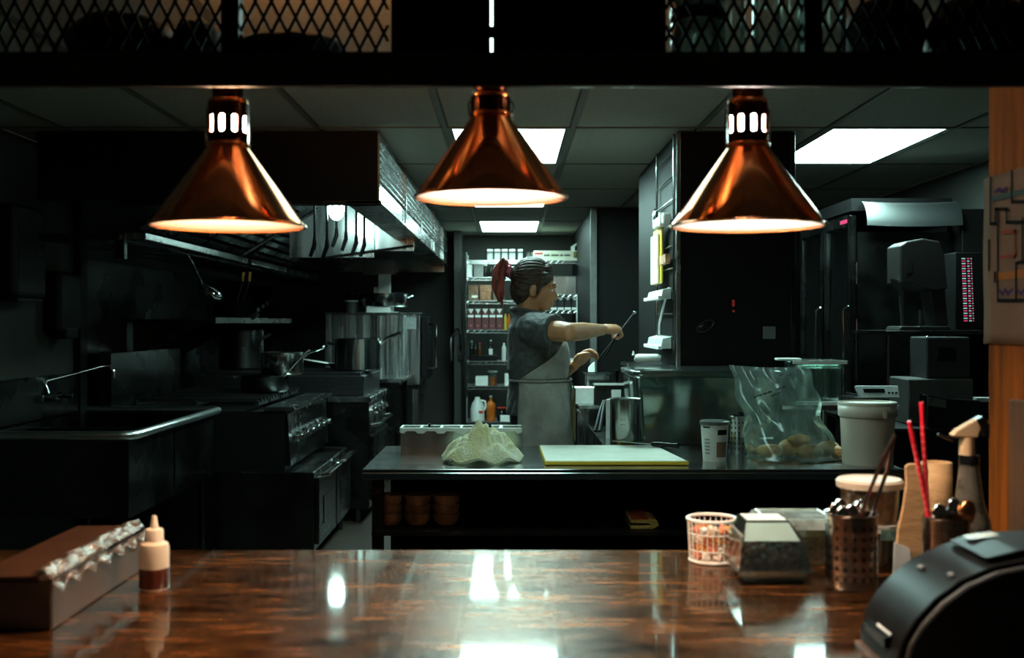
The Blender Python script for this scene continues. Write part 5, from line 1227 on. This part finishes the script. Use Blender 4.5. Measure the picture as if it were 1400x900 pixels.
# ================================================================== RIGHT-HAND SIDE
FX0, FX1, FY0, FY1 = 1.90, 2.46, 6.1, 7.2
t = thing('glass_door_fridge', 'tall fridge with two glass doors and a steel side panel', 'fridge', (2.18,6.65,0))
part(t, 'back', MB().box(FX1-.03,FX1,FY0,FY1,0,2.1), BLACKM); part(t, 'side_panel', MB().box(FX0+.03,FX1,FY0-.03,FY0,0,1.93), M('dark_steel_panel',(.04,.041,.04),1,.3,.2,5,rvar=.08))
part(t, 'far_side', MB().box(FX0+.03,FX1-.03,FY1-.03,FY1,0,2.1), BLACKM); part(t, 'base', MB().box(FX0+.03,FX1-.03,FY0,FY1-.03,0,.12), BLACKM); part(t, 'top', MB().box(FX0,FX1,FY0,FY1,2.05,2.12), BLACKM)
vis = MB().grid(24, 9, lambda u, v: (FX0+.04+(FX1-FX0-.04)*u, FY0-.03-.10*sin(pi*.5*v)+.0, 1.93+.17*(1-cos(pi*.5*(1-v)))*1.0+.006*(2*u-1)**2))
part(t, 'curved_visor', MB().grid(24, 12, lambda u, v: (FX0+.04+(FX1-FX0-.04)*u, FY0-.03-.115*cos(pi*.5*v), 1.95+.14*sin(pi*.5*v)+.008*(2*u-1)**2)), M('satin_visor_steel',(.16,.17,.168),1,.42,.06,6), smooth=True)  # added visor, shaped to catch a curved reflection of the ceiling panel
for (ya, yb) in ((FY0+.02, 6.63), (6.67, FY1-.02)):
    d = part(t, 'door', MB().box(FX0,FX0+.035,ya,ya+.05,.15,2.03).box(FX0,FX0+.035,yb-.05,yb,.15,2.03).box(FX0,FX0+.035,ya+.05,yb-.05,1.97,2.03).box(FX0,FX0+.035,ya+.05,yb-.05,.15,.22), STEELD, bevel=.004)
    part(d, 'pane', MB().box(FX0+.014,FX0+.02,ya+.05,yb-.05,.22,1.97), GLASS)
    part(d, 'handle', MB().tube([(FX0-.002,ya+.03,1.0),(FX0-.03,ya+.03,1.02),(FX0-.03,ya+.03,1.5),(FX0-.002,ya+.03,1.52)], .008, 8), CHROME, smooth=True)
for z in (.6, .95, 1.3, 1.65): part(t, 'shelf', MB().box(FX0+.06,FX1-.04,FY0+.02,FY1-.04,z-.008,z), STEEL)
part(t, 'lamp_tube', MB().tube([(FX0+.07,6.17,.3),(FX0+.07,6.17,1.9)], .006, 8), EMIT('fridge_tube', (1,.62,.66), 2.5), smooth=True)  # glowing tube added to light the tubs inside
part(t, 'temperature_display', MB().box(FX0-.004,FX0,6.18,6.30,1.99,2.01), EMIT('pink_display', (1,.12,.3), .8))  # glowing strip stands in for a pink reflection in the glass
for k, (y, z, h, lb) in enumerate(((6.25,1.3,.15,'white tub on the upper middle shelf of the glass-door fridge'),(6.3,1.65,.12,'white tub on the highest shelf of the glass-door fridge'),(6.28,.95,.2,'tall white tub on the lower middle fridge shelf'),(6.85,1.3,.12,'white tub behind the far fridge door on the upper middle shelf'),(6.9,.95,.16,'white tub behind the far fridge door, lower down'))):
    single('fridge_tub', MB().lathe([(.05,0),(.058,h*.9),(.062,h*.9),(.062,h)], (2.02,y,z+.001), 20), WHITEP, lb, 'tub', 'tubs in the fridge', smooth=True)
# counter with machines at the right wall
t = thing('machine_counter', 'dark steel counter with an upper shelf along the far-side wall', 'counter', (2.25,5.5,0))
t['label'] = 'dark steel machine counter with an upper shelf in front of the fridge'
part(t, 'top', MB().box(1.70,2.72,4.95,5.98,.93,.95), STEELD, bevel=.004); part(t, 'front_panel', MB().box(1.72,2.72,4.97,4.99,.1,.93), BLACKM)
part(t, 'upper_shelf', MB().box(1.86,2.72,5.42,5.98,ZZ(452,5.45)-.02,ZZ(452,5.45)), STEELD, bevel=.003)
for xx in (1.88, 2.70):
    for yy in (5.45, 5.95): part(t, 'post', MB().tube([(xx,yy,.95),(xx,yy,ZZ(452,5.45)-.02)], .012, 8), STEELD, smooth=True)
for xx in (1.74, 2.70):
    for yy in (5.0, 5.93): part(t, 'leg', MB().tube([(xx,yy,0),(xx,yy,.93)], .02, 8), STEELD, smooth=True)
zs = ZZ(452,5.45); Y = 5.5
t = thing('stand_mixer', 'dark stand mixer shaped machine with pale front edges on the upper shelf', 'mixer', (XX(1262,Y),Y+.1,zs))
px = lambda a, b: (XX(a,Y), ZZ(b,Y))
MIX = M('mixer_grey', (.012,.010,.009), .2, .45, .1, 10)
part(t, 'head', MB().prism([px(1231,388),px(1231,336),px(1240,330),px(1262,326),px(1285,330),px(1292,350),px(1296,395),px(1280,398),px(1262,396),px(1246,388)], Y, Y+.2), MIX, bevel=.008, seg=2)
part(t, 'column', MB().prism([px(1274,396),px(1296,394),px(1300,440),px(1300,450),px(1282,450),px(1278,420)], Y+.03, Y+.17), MIX, bevel=.006)
part(t, 'foot', MB().prism([px(1228,452),px(1300,452),px(1300,446),px(1232,446)], Y, Y+.2), MIX, bevel=.004)
part(t, 'spindle_guard', MB().prism([px(1221,381),px(1231,383),px(1237,400),px(1238,445),px(1236,445),px(1233,405)], Y+.02, Y+.05), STEELB)
part(t, 'front_plate', MB().prism([px(1240,374),px(1247,372),px(1247,357),px(1240,360)], Y-.004, Y), STEELB); part(t, 'guard_bar', MB().box(XX(1257,Y),XX(1260,Y),Y-.002,Y+.01,ZZ(447,Y),ZZ(424,Y)), STEELB)
t = thing('label_printer', 'grey box with a dark inset window under the upper shelf', 'machine', (XX(1298,5.2),5.25,1.1))
Y = 5.12; zb0 = .95
part(t, 'base', MB().box(XX(1242,Y),XX(1331,Y),Y,Y+.26,zb0,ZZ(518,Y)), GREYP, bevel=.006)
part(t, 'housing', MB().box(XX(1269,Y),XX(1329,Y),Y+.02,Y+.24,ZZ(518,Y),ZZ(461,Y)), M('housing_grey',(.03,.031,.03),.1,.45,.1,20), bevel=.008, seg=2)
part(t, 'window', MB().prism([(XX(1283,Y),ZZ(494,Y)),(XX(1310,Y),ZZ(494,Y)),(XX(1307,Y),ZZ(475,Y)),(XX(1286,Y),ZZ(475,Y))], Y+.014, Y+.022), DARKP)
part(t, 'top_lamp', MB().ell((XX(1270,Y),Y+.02,ZZ(461.5,Y)), (.006,.006,.006), 8, 6), CHROME, smooth=True)
t = thing('tray_with_mark', 'grey steel tray marked with a round S on its front', 'tray', (XX(1300,5.03),5.05,.95))
Y = 4.98
part(t, 'tray', MB().prism([(XX(1268,Y),ZZ(540,Y)),(XX(1300,Y),ZZ(546,Y)),(XX(1340,Y),ZZ(548,Y)),(XX(1336,Y),.952),(XX(1268,Y),.952)], Y, Y+.1), STEELD, bevel=.003)
part(t, 'front_plate', MB().prism([(XX(1268,Y),ZZ(542,Y)),(XX(1293,Y),ZZ(547,Y)),(XX(1293,Y),ZZ(558,Y)),(XX(1268,Y),ZZ(554,Y))], Y-.004, Y), GREYP)
part(t, 'mark', xform(text_mb('S', .03), Matrix.Translation((XX(1273,Y),Y-.006,ZZ(548,Y))) @ FACE_CAM), DARKP)
single('white_sheet_pan', MB().box(XX(1330,5.4),XX(1372,5.4),5.36,5.41,ZZ(549,5.4),ZZ(543,5.4)), WHITEP, 'white pan edge lying beside the grey marked tray', 'pan', bevel=.003)
# added box whose glowing dashes stand in for a pink and white reflection
Y = 5.7; x0, x1 = XX(1306,Y), XX(1346,Y)
t = thing('indicator_panel', 'black equipment box with a ladder of tiny pink and white lights', 'equipment', ((x0+x1)/2,Y+.1,zs))
part(t, 'case', MB().box(x0,x1,Y,Y+.2,zs,ZZ(345,Y)), BLACKM, bevel=.004)
PINK = EMIT('pink_led', (1,.10,.25), .55); WHT = EMIT('white_led', (.5,.9,.85), .55)
for k in range(26):
    pyk = 353+3.4*k; sh_ = k*.13
    for (a, b, ph) in ((1314.5,1319.5,0),(1322,1325,1),(1327,1328.2,0)):
        part(t, 'led', MB().box(XX(a+sh_,Y),XX(b+sh_,Y),Y-.003,Y,ZZ(pyk+1.5,Y),ZZ(pyk,Y)), PINK if (k+ph) % 2 else WHT)
t = thing('hanging_cabinet', 'dark cabinet hung on the wall beyond the wooden post', 'cabinet', (2.5,6.5,1.5))
part(t, 'body', MB().box(2.47,2.74,5.99,7.1,1.45,2.05), WALLD, bevel=.004); part(t, 'door', MB().box(2.46,2.47,6.0,7.08,1.46,2.04), BLACKM)

# ================================================================== THINGS ON THE PASS COUNTER
# ---- cling film carton
x1, x0, y0, y1, zt = -.722, -.855, 1.73, 2.17, 1.022
t = thing('film_carton', 'long cling film carton with torn shiny film along its edge', 'box', ((x0+x1)/2,1.95,ZP))
CART = M('dark_carton', (.045,.024,.015), 0, .45, .2, 8)
part(t, 'carton', MB().box(x0,x1,y0,y1,ZP,zt-.003), CART, bevel=.003)
part(t, 'lid', MB().add([(x0,y0,zt-.002),(x1-.02,y0,zt-.002),(x1-.02,y1,zt-.002),(x0,y1,zt-.002),(x0,y0,zt+.002),(x1-.02,y0,zt+.003),(x1-.02,y1,zt+.003),(x0,y1,zt+.002)], [(0,3,2,1),(4,5,6,7),(0,1,5,4),(1,2,6,5),(2,3,7,6),(3,0,4,7)]), M('brown_printed_lid',(.05,.021,.011),0,.3,.3,6,(1,6,1)))
FILM = CLEAR('cling_film', gloss=.4, milk=.45, rough=.25, milkcol='#b08464', bump=.8, bscale=60)
part(t, 'film_edge', MB().grid(60, 5, lambda u, v: (x1-.035+.04*v+.004*sin(40*u), y0+(y1-y0)*u, zt+.006+.010*sin(pi*v)*(1+.5*noise.noise(Vector((u*22,v,0))))-(.02+.016*abs(sin(u*21)))*max(0,v-.6)*2.2)), FILM, smooth=True)
teeth = MB()
for k in range(48):
    ya = y0+(y1-y0)*k/48; yb = ya+(y1-y0)/48; teeth.add([(x1+.001,ya,zt-.004),(x1+.001,yb,zt-.004),(x1+.001,(ya+yb)/2,zt+.004),(x1+.0018,ya,zt-.004),(x1+.0018,yb,zt-.004),(x1+.0018,(ya+yb)/2,zt+.004)], [(0,1,2),(5,4,3),(0,3,4,1),(1,4,5,2),(2,5,3,0)])
part(t, 'cutter_teeth', teeth, STEELB, kind='stuff')

# ---- squeeze bottle
Y = YZ(806,ZP); x = XX(211,Y); hb = ZZ(705,Y)-ZP; r = .0265
t = thing('squeeze_bottle', 'squeeze bottle of brown sauce with a white nozzle on the pass counter', 'bottle', (x,Y,ZP))
part(t, 'bottle', MB().lathe([(r*.9,0),(r,.004),(r,hb*.56),(r*.92,hb*.62),(r*.6,hb*.66)], (x,Y,ZP), 32), M('frosted_white_plastic',(.66,.56,.44),0,.4,.04,10,sss=.2), smooth=True)
part(t, 'sauce', MB().lathe([(r*.93,.001),(r*1.012,.005),(r*1.012,hb*.30),(r*1.0,hb*.302)], (x,Y,ZP), 32, False, False), M('brown_sauce',(.055,.012,.006),0,.25,.2,12), smooth=True)
cp = part(t, 'cap', MB().lathe([(r*.62,hb*.64),(r*.62,hb*.80),(r*.56,hb*.82),(r*.3,hb*.825)], (x,Y,ZP), 28), M('white_cap',(.74,.66,.56),0,.4), smooth=True)
part(cp, 'nozzle', MB().lathe([(r*.30,hb*.82),(r*.16,hb*.985),(r*.12,hb)], (x,Y,ZP), 20), M('white_cap',(.74,.66,.56)), smooth=True)

# ---- wire basket cup with chips of food
Y = 2.235; x = XX(973,Y); r0, r1 = .045, .049; hb = ZZ(709,Y)-ZP
t = thing('wire_basket', 'small white wire basket cup filled with bright scraps', 'basket', (x,Y,ZP))
WB = M('white_coated_wire', (.80,.74,.66), 0, .35, .04, 10)
for k in range(26):
    a = 2*pi*k/26; part(t, 'wire', MB().tube([(x+r0*cos(a),Y+r0*sin(a),ZP+.004),(x+r1*cos(a),Y+r1*sin(a),ZP+hb)], .0011, 5), WB, smooth=True)
for q, (rr, zz, th) in enumerate(((r0,.004,.0026),(.0457,hb*.3,.0012),(.0475,hb*.68,.0012),(r1,hb,.0036))):
    part(t, ('base_ring','hoop','hoop','rim')[q], MB().tube([(x+rr*cos(a),Y+rr*sin(a),ZP+zz) for a in [2*pi*i/40 for i in range(41)]], th, 6), WB, smooth=True)
part(t, 'floor', MB().lathe([(r0,.003),(r0,.005)], (x,Y,ZP), 28), WB)
FOODC = [(.80,.22,.12),(.85,.62,.45),(.75,.30,.05),(.85,.78,.66),(.55,.14,.04)]
cnt = 0
for lv in range(4):
    for k in range(9):
        a = 2*pi*k/9+lv*.4; rr = .030 if k else 0
        c = Vector((x+rr*cos(a), Y+rr*sin(a), ZP+.014+.0165*lv)); col_i = (k*3+lv*2) % 5
        mb = MB().obox(c, (.016,.016,.014), (random.random()*3, random.random()*3, random.random()*3))
        single('snack_piece', mb, M('snack_%d' % col_i, FOODC[col_i], 0, .4, .2, 60), 'small bright %s scrap in the wire basket cup' % ('red','pale orange','orange','cream','rust')[col_i], 'snack', 'scraps in the wire basket', bevel=.003, seg=2)

# ---- clamshell of dark berries
Y = 2.12; x0, x1 = XX(1006,Y-.06), XX(1102,Y-.06); ya, yb = 2.03, 2.17
t = thing('berry_clamshell', 'clear clamshell box of dark berries on the pass counter', 'container', ((x0+x1)/2,(ya+yb)/2,ZP))
zm, zh = ZZ(782,ya), ZZ(707,Y)
def frust(mb, a, b, z0, z1, closed):   # a, b: (x0,x1,y0,y1) at z0 and z1
    A = [(a[0],a[2],z0),(a[1],a[2],z0),(a[1],a[3],z0),(a[0],a[3],z0)]; B = [(b[0],b[2],z1),(b[1],b[2],z1),(b[1],b[3],z1),(b[0],b[3],z1)]
    ff = [(0,1,5,4),(1,2,6,5),(2,3,7,6),(3,0,4,7)]
    ff.append((0,3,2,1) if closed == 'bottom' else (4,5,6,7)); return mb.add(A+B, ff)
part(t, 'base', frust(MB(), (x0+.012,x1-.012,ya+.012,yb-.012), (x0,x1,ya,yb), ZP+.002, zm, 'bottom'), CLR2, sol=.0012)
zq = zm+(zh-zm)*.62
part(t, 'flange', MB().box(x0-.005,x1+.005,ya-.005,ya+.004,zm-.001,zm+.002).box(x0-.005,x1+.005,yb-.004,yb+.005,zm-.001,zm+.002).box(x0-.005,x0+.004,ya,yb,zm-.001,zm+.002).box(x1-.004,x1+.005,ya,yb,zm-.001,zm+.002), CLR2)
lid = frust(MB(), (x0,x1,ya,yb), (x0+.008,x1-.008,ya+.01,yb-.008), zm+.002, zq, 'none')
part(t, 'lid', frust(MB().add(lid.v, lid.f[:4]), (x0+.008,x1-.008,ya+.01,yb-.008), (x0+.022,x1-.028,ya+.045,yb-.02), zq, zh, 'top'), CLR2, sol=.0012)
part(t, 'top_label', MB().box(x0+.026,x1-.032,ya+.048,yb-.024,zh+.001,zh+.002), M('pale_label',(.66,.70,.66),0,.4,.04,20))
part(t, 'absorbent_pad', MB().box(x0+.014,x1-.014,ya+.014,yb-.014,ZP+.0035,ZP+.006), DARKP)
part(t, 'paper_label', MB().add([(x0+.012,ya+.012,zq+.001),(x1-.016,ya+.012,zq+.001),(x1-.03,ya+.042,zh-.003),(x0+.022,ya+.042,zh-.003)], [(0,1,2,3)]), M('pale_label',(.66,.70,.66),0,.4,.04,20), sol=.001)
BERRY = M('dark_berry', (.16,.045,.035), 0, .28, .8, 50)
for i in range(5):
    for j in range(5):
        for l in range(3):
            if l == 2 and (i+j) % 2: continue
            c = (x0+.024+(x1-x0-.05)*i/4+.003*random.uniform(-1,1), ya+.024+(yb-ya-.05)*j/4, ZP+.0145+.0195*l)
            single('berry', MB().ell(c, (.0115,.0115,.0105), 12, 8), BERRY, 'dark shiny berry inside the clear clamshell', 'berry', 'berries in the clamshell', smooth=True)
# ---- square deli tub with golden grain behind it
Y = 2.24; x0, x1 = XX(1030,Y), XX(1138,Y); ya, yb = 2.18, 2.325
x0 = XX(1040,ya)+.01
t = thing('grain_tub', 'square lidded tub of golden grains behind the berry clamshell', 'container', ((x0+x1)/2,(ya+yb)/2,ZP))
zl = ZZ(722,ya)
part(t, 'tub', frust(MB(), (x0+.012,x1-.012,ya+.012,yb-.012), (x0,x1,ya,yb), ZP+.001, zl, 'bottom'), CLR2, sol=.0012)
part(t, 'grain', frust(frust(MB(), (x0+.015,x1-.015,ya+.015,yb-.015), (x0+.006,x1-.006,ya+.006,yb-.006), ZP+.004, zl-.03, 'bottom'), (x0+.006,x1-.006,ya+.006,yb-.006), (x0+.02,x1-.02,ya+.02,yb-.02), zl-.03, zl-.022, 'top'), M('golden_grain',(.42,.20,.03),0,.7,.6,180,bump=1,bscale=260), label='golden loose grains')
LIDC = CLEAR('milky_lid', gloss=.4, milk=.55, milkcol='#d6e2da')
part(t, 'lid', frust(frust(MB(), (x0-.004,x1+.004,ya-.004,yb+.004), (x0-.004,x1+.004,ya-.004,yb+.004), zl-.004, zl+.008, 'none') if False else MB(), (x0-.004,x1+.004,ya-.004,yb+.004), (x0+.004,x1-.004,ya+.004,yb-.004), zl-.004, zl+.012, 'top'), LIDC, sol=.0015)
part(t, 'lid_ridge', MB().tube([(x0+.01,ya+.01,zl+.013),(x1-.01,ya+.01,zl+.013),(x1-.01,yb-.01,zl+.013),(x0+.01,yb-.01,zl+.013),(x0+.01,ya+.01,zl+.013)], .003, 6), LIDC)

# ---- perforated cutlery cylinder in front with spoons and tweezers
Y = 2.03; xcx = XX(1164,Y); hcy = ZZ(703,Y)-ZP
CYL = M('warm_steel', (.42,.36,.31), 1, .2, .1, 6, (1,1,20), rvar=.05)
perforated('cutlery_cylinder', 1164, Y, ZP, .047, hcy, 'perforated steel cylinder with spoons and tweezers on the pass counter', CYL, 6, 18)
for k, (dx, dy, hz) in enumerate(((-.030,-.008,.012),(-.016,.012,.016),(-.004,-.018,.01),(-.022,-.022,.007),(.022,.018,.012))):
    cutlery('tasting_spoon', Vector((xcx+dx*.4,Y+dy*.4,ZP+.012)), Vector((xcx+dx,Y+dy,ZP+hcy+hz)), CHROME, 'steel spoon standing bowl up in the perforated cylinder on the pass', True).__setitem__('group', 'spoons in the pass cylinder')
t = thing('plating_tweezers', 'long steel plating tweezers leaning in the perforated cylinder on the pass', 'tweezers', (xcx+.01,Y,ZP+.012))
part(t, 'prong', MB().tube([(xcx-.012,Y,ZP+.012),P(1178,700,Y),P(1205,632,Y),P(1224,594,Y)], [.003,.0035,.004,.0035], 8), M('rosy_steel',(.7,.5,.42),1,.2), smooth=True)
part(t, 'prong', MB().tube([(xcx+.01,Y+.005,ZP+.012),P(1193,702,Y),P(1212,646,Y),P(1224,594,Y)], [.003,.0035,.004,.0035], 8), M('rosy_steel',(.7,.5,.42)), smooth=True)

# ---- two stacked tubs behind
Y = 2.18; xa_ = XX(1189,Y)
t = thing('dark_tub', 'dark lower tub with a pale printed lid edge under the orange food tub', 'container', (xa_,Y,ZP))
z1 = ZZ(712,Y)
part(t, 'tub', MB().lathe([(.052,0),(.057,z1-ZP-.012)], (xa_,Y,ZP), 36), CLEAR('smoky_tub', tint='#4a4038', gloss=.4, milk=.3, milkcol='#3a2f28'), smooth=True)
part(t, 'lid', MB().lathe([(.061,z1-ZP-.014),(.061,z1-ZP-.002),(.02,z1-ZP-.002)], (xa_,Y,ZP), 36), M('ribbed_lid',(.42,.38,.32),0,.5,.4,90), smooth=True)
part(t, 'green_label', MB().box(XX(1203,Y-.055),XX(1228,Y-.055),Y-.062,Y-.058,ZZ(738,Y-.055),ZZ(724,Y-.055)), M('green_label',(.05,.10,.08),0,.5,.5,120))
t = thing('orange_food_tub', 'lidded clear tub of orange food stacked on the dark tub', 'container', (xa_,Y,z1))
z2 = ZZ(656,Y)
part(t, 'food', MB().lathe([(.050,.002),(.055,(z2-z1)*.72),(.03,(z2-z1)*.80),(.004,(z2-z1)*.76)], (xa_,Y,z1), 32), M('orange_food',(.62,.22,.04),0,.45,.4,40,bump=.6,bscale=60), smooth=True)
part(t, 'tub', MB().lathe([(.053,0),(.059,z2-z1-.008)], (xa_,Y,z1), 36, True, False), CLR2, smooth=True)
part(t, 'lid', MB().lathe([(.064,z2-z1-.014),(.065,z2-z1-.002),(.060,z2-z1+.003),(.052,z2-z1),(.02,z2-z1+.001)], (xa_,Y,z1), 36), M('ivory_lid',(.55,.42,.30),0,.45,.05,20), smooth=True)

# ---- kraft paper bags
Y = 2.1; q = lambda a, b: (XX(a,Y), ZZ(b,Y))
t = thing('paper_bag_stack', 'folded brown kraft paper bags standing on the pass counter', 'paper bag', (XX(1255,Y),Y,ZP))
part(t, 'front_bag', MB().prism([(XX(1219,Y),ZP),(XX(1263,Y),ZP),q(1266,690),q(1268,640),q(1260,634),q(1242,633),q(1236,637),q(1237,662),q(1233,690),q(1226,722)], Y-.008, Y), KRAFT, bevel=.002)
part(t, 'white_base_fold', MB().prism([(XX(1218,Y),ZP),(XX(1245,Y),ZP),q(1240,748),q(1220,740)], Y-.014, Y-.009), PAPER)
xr = XX(1281,Y+.075)
part(t, 'rolled_bag', MB().grid(40, 4, lambda u, v: (xr+(.030-.004*u)*cos(2*pi*1.3*u+2.2), Y+.075+(.030-.004*u)*sin(2*pi*1.3*u+2.2), ZP+(ZZ(632,Y+.075)-ZP)*v)), KRAFT, smooth=True, sol=.0015)

# ---- red striped straws in a steel cup
Y = 1.98; xs = XX(1293,Y); zc1 = ZZ(707,Y)
t = thing('steel_cup', 'steel cup crowded with utensils in front of the paper bags', 'cup', (xs,Y,ZP))
part(t, 'cup', MB().lathe([(.036,0),(.039,.005),(.041,zc1-ZP),(.043,zc1-ZP+.002),(.038,zc1-ZP),(.037,.008),(.01,.006)], (xs,Y,ZP), 36), CYL, smooth=True)
STRAW = M('red_straw', (.75,.015,.035), 0, .35, .1, 10); STRW2 = M('red_straw_pale', (.80,.10,.10), 0, .35)
for k, (a, b) in enumerate(((P(1243,576,Y), P(1272,715,Y)), (P(1260,550,Y), P(1269,715,Y)))):
    t = thing('drinking_straw', ('shorter slanting','longer upright')[k]+' red spotted straw in the steel cup', 'straw', b)
    part(t, 'straw', MB().tube([a, b], .0042, 10), STRAW, smooth=True)
    d = (b-a).normalized(); sp = MB()
    for j in range(11):
        c = a+d*(.045+.013*j); sp.tube([c-d*.0022, c+d*.0022], .0045, 10)
    part(t, 'pale_bands', sp, STRW2, smooth=True)
for k, (px, py, m, lb, w_) in enumerate(((1283,697,CHROME,'short chrome spoon in the steel cup',True),(1306,690,CHROME,'bright ladle bowl rising from the steel cup',True),(1322,692,M('copper_spoon',(.6,.25,.1),1,.25),'copper toned spoon in the steel cup',True),(1297,696,BLACKP,'black handle in the steel cup',False),(1274,686,M('wooden_pick',(.55,.28,.06),0,.6),'wooden pick in the steel cup',False))):
    tip = P(px,py,Y); cutlery('utensil', Vector((xs+(tip.x-xs)*.4,Y,ZP+.012)), tip+Vector((0,.01*(k % 2)-.005,0)), m, lb, w_, 'utensil')

# ---- spray bottle
Y = 2.1; xb = XX(1325,Y); q = lambda a, b: (XX(a,Y), ZZ(b,Y))
t = thing('spray_bottle', 'cloudy spray bottle with a cream trigger head by the wooden post', 'bottle', (xb,Y,ZP))
zt_ = ZZ(632,Y)
part(t, 'bottle', MB().lathe([(.040,0),(.043,.006),(.043,.075),(.038,.11),(.026,.145),(.017,zt_-ZP)], (xb,Y,ZP), 32), CLEAR('cloudy_bottle', tint='#b9b0a0', gloss=.4, milk=.55, milkcol='#8a7f70'), smooth=True)
part(t, 'collar', MB().lathe([(.019,zt_-ZP-.004),(.019,zt_-ZP+.014)], (xb,Y,ZP), 24), DARKP, smooth=True)
CRM = M('cream_trigger', (.62,.40,.22), 0, .45, .06, 14)
part(t, 'neck', MB().lathe([(.0145,zt_-ZP+.014),(.0135,ZZ(598,Y)-ZP)], (XX(1322,Y),Y,ZP), 20), CRM, smooth=True)
hd_ = part(t, 'trigger_head', MB().prism([q(1300,594),q(1306,588),q(1330,574),q(1340,570),q(1341,576),q(1336,590),q(1334,598),q(1314,598),q(1302,597)], Y-.012, Y+.012), CRM, bevel=.003, seg=2)
part(hd_, 'trigger', MB().tube([P(1312,597,Y),P(1303,602,Y),P(1292,598,Y),P(1282,593,Y)], [.005,.004,.0035,.003], 8), DARKP, smooth=True)
part(hd_, 'back_cap', MB().prism([q(1330,574),q(1342,568),q(1350,580),q(1350,600),q(1340,596),q(1336,585)], Y-.014, Y+.014), DARKP, bevel=.003)

# ---- receipt printer at the corner
t = thing('receipt_printer', 'black curved receipt printer at the corner of the pass counter', 'printer', (.8,1.57,ZP))
prof = [(.530,ZP+.004),(.527,.965),(.535,.995),(.552,1.022),(.578,1.050),(.612,1.075),(.655,1.093),(.71,1.104),(.80,1.108),(1.02,1.108),(1.02,ZP+.004)]
part(t, 'housing', MB().prism(prof, 1.49, 1.655), M('printer_black',(.006,.0056,.0058),0,.34,.2,40,spec=.04), bevel=.004, seg=2, smooth=True)
part(t, 'side_cheek', MB().prism([(a+.006 if i < 10 else a, b-.004 if 0 < i < 10 else b) for i, (a, b) in enumerate(prof)], 1.478, 1.49), M('black_plastic_matte',(.009,.009,.009),0,.6), bevel=.003)
part(t, 'paper_slot', MB().prism([(.5325,.970),(.5325,.988),(.522,.985),(.522,.972)], 1.53, 1.62), DARKP)
part(t, 'receipt', MB().add([(.524,1.535,.972),(.524,1.59,.972),(.535,1.59,.990),(.535,1.535,.990),(.522,1.535,.9725),(.522,1.59,.9725),(.533,1.59,.9905),(.533,1.535,.9905)], [(0,1,2,3),(7,6,5,4),(0,4,5,1),(1,5,6,2),(2,6,7,3),(3,7,4,0)]), PAPER)
part(t, 'cover', MB().prism([(.66,1.096),(.71,1.107),(.80,1.112),(.92,1.112),(.92,1.116),(.80,1.118),(.70,1.112),(.655,1.101)], 1.51, 1.64), M('printer_cover',(.008,.0075,.008),0,.4,spec=.1), bevel=.002)
part(t, 'display', MB().add([(.672,1.60,1.1095),(.715,1.60,1.1155),(.715,1.63,1.1155),(.672,1.63,1.1095)], [(0,1,2,3)]), M('warm_display',(.30,.20,.11),0,.25,.5,150))
part(t, 'button', MB().ell((.600,1.60,1.0685), (.006,.010,.004), 12, 8), GREYP, smooth=True); part(t, 'button', MB().ell((.612,1.52,1.0755), (.005,.010,.004), 12, 8), GREYP, smooth=True)
part(t, 'foot_trim', MB().box(.522,1.02,1.48,1.66,ZP,ZP+.005), M('printer_trim',(.10,.06,.04),0,.4))
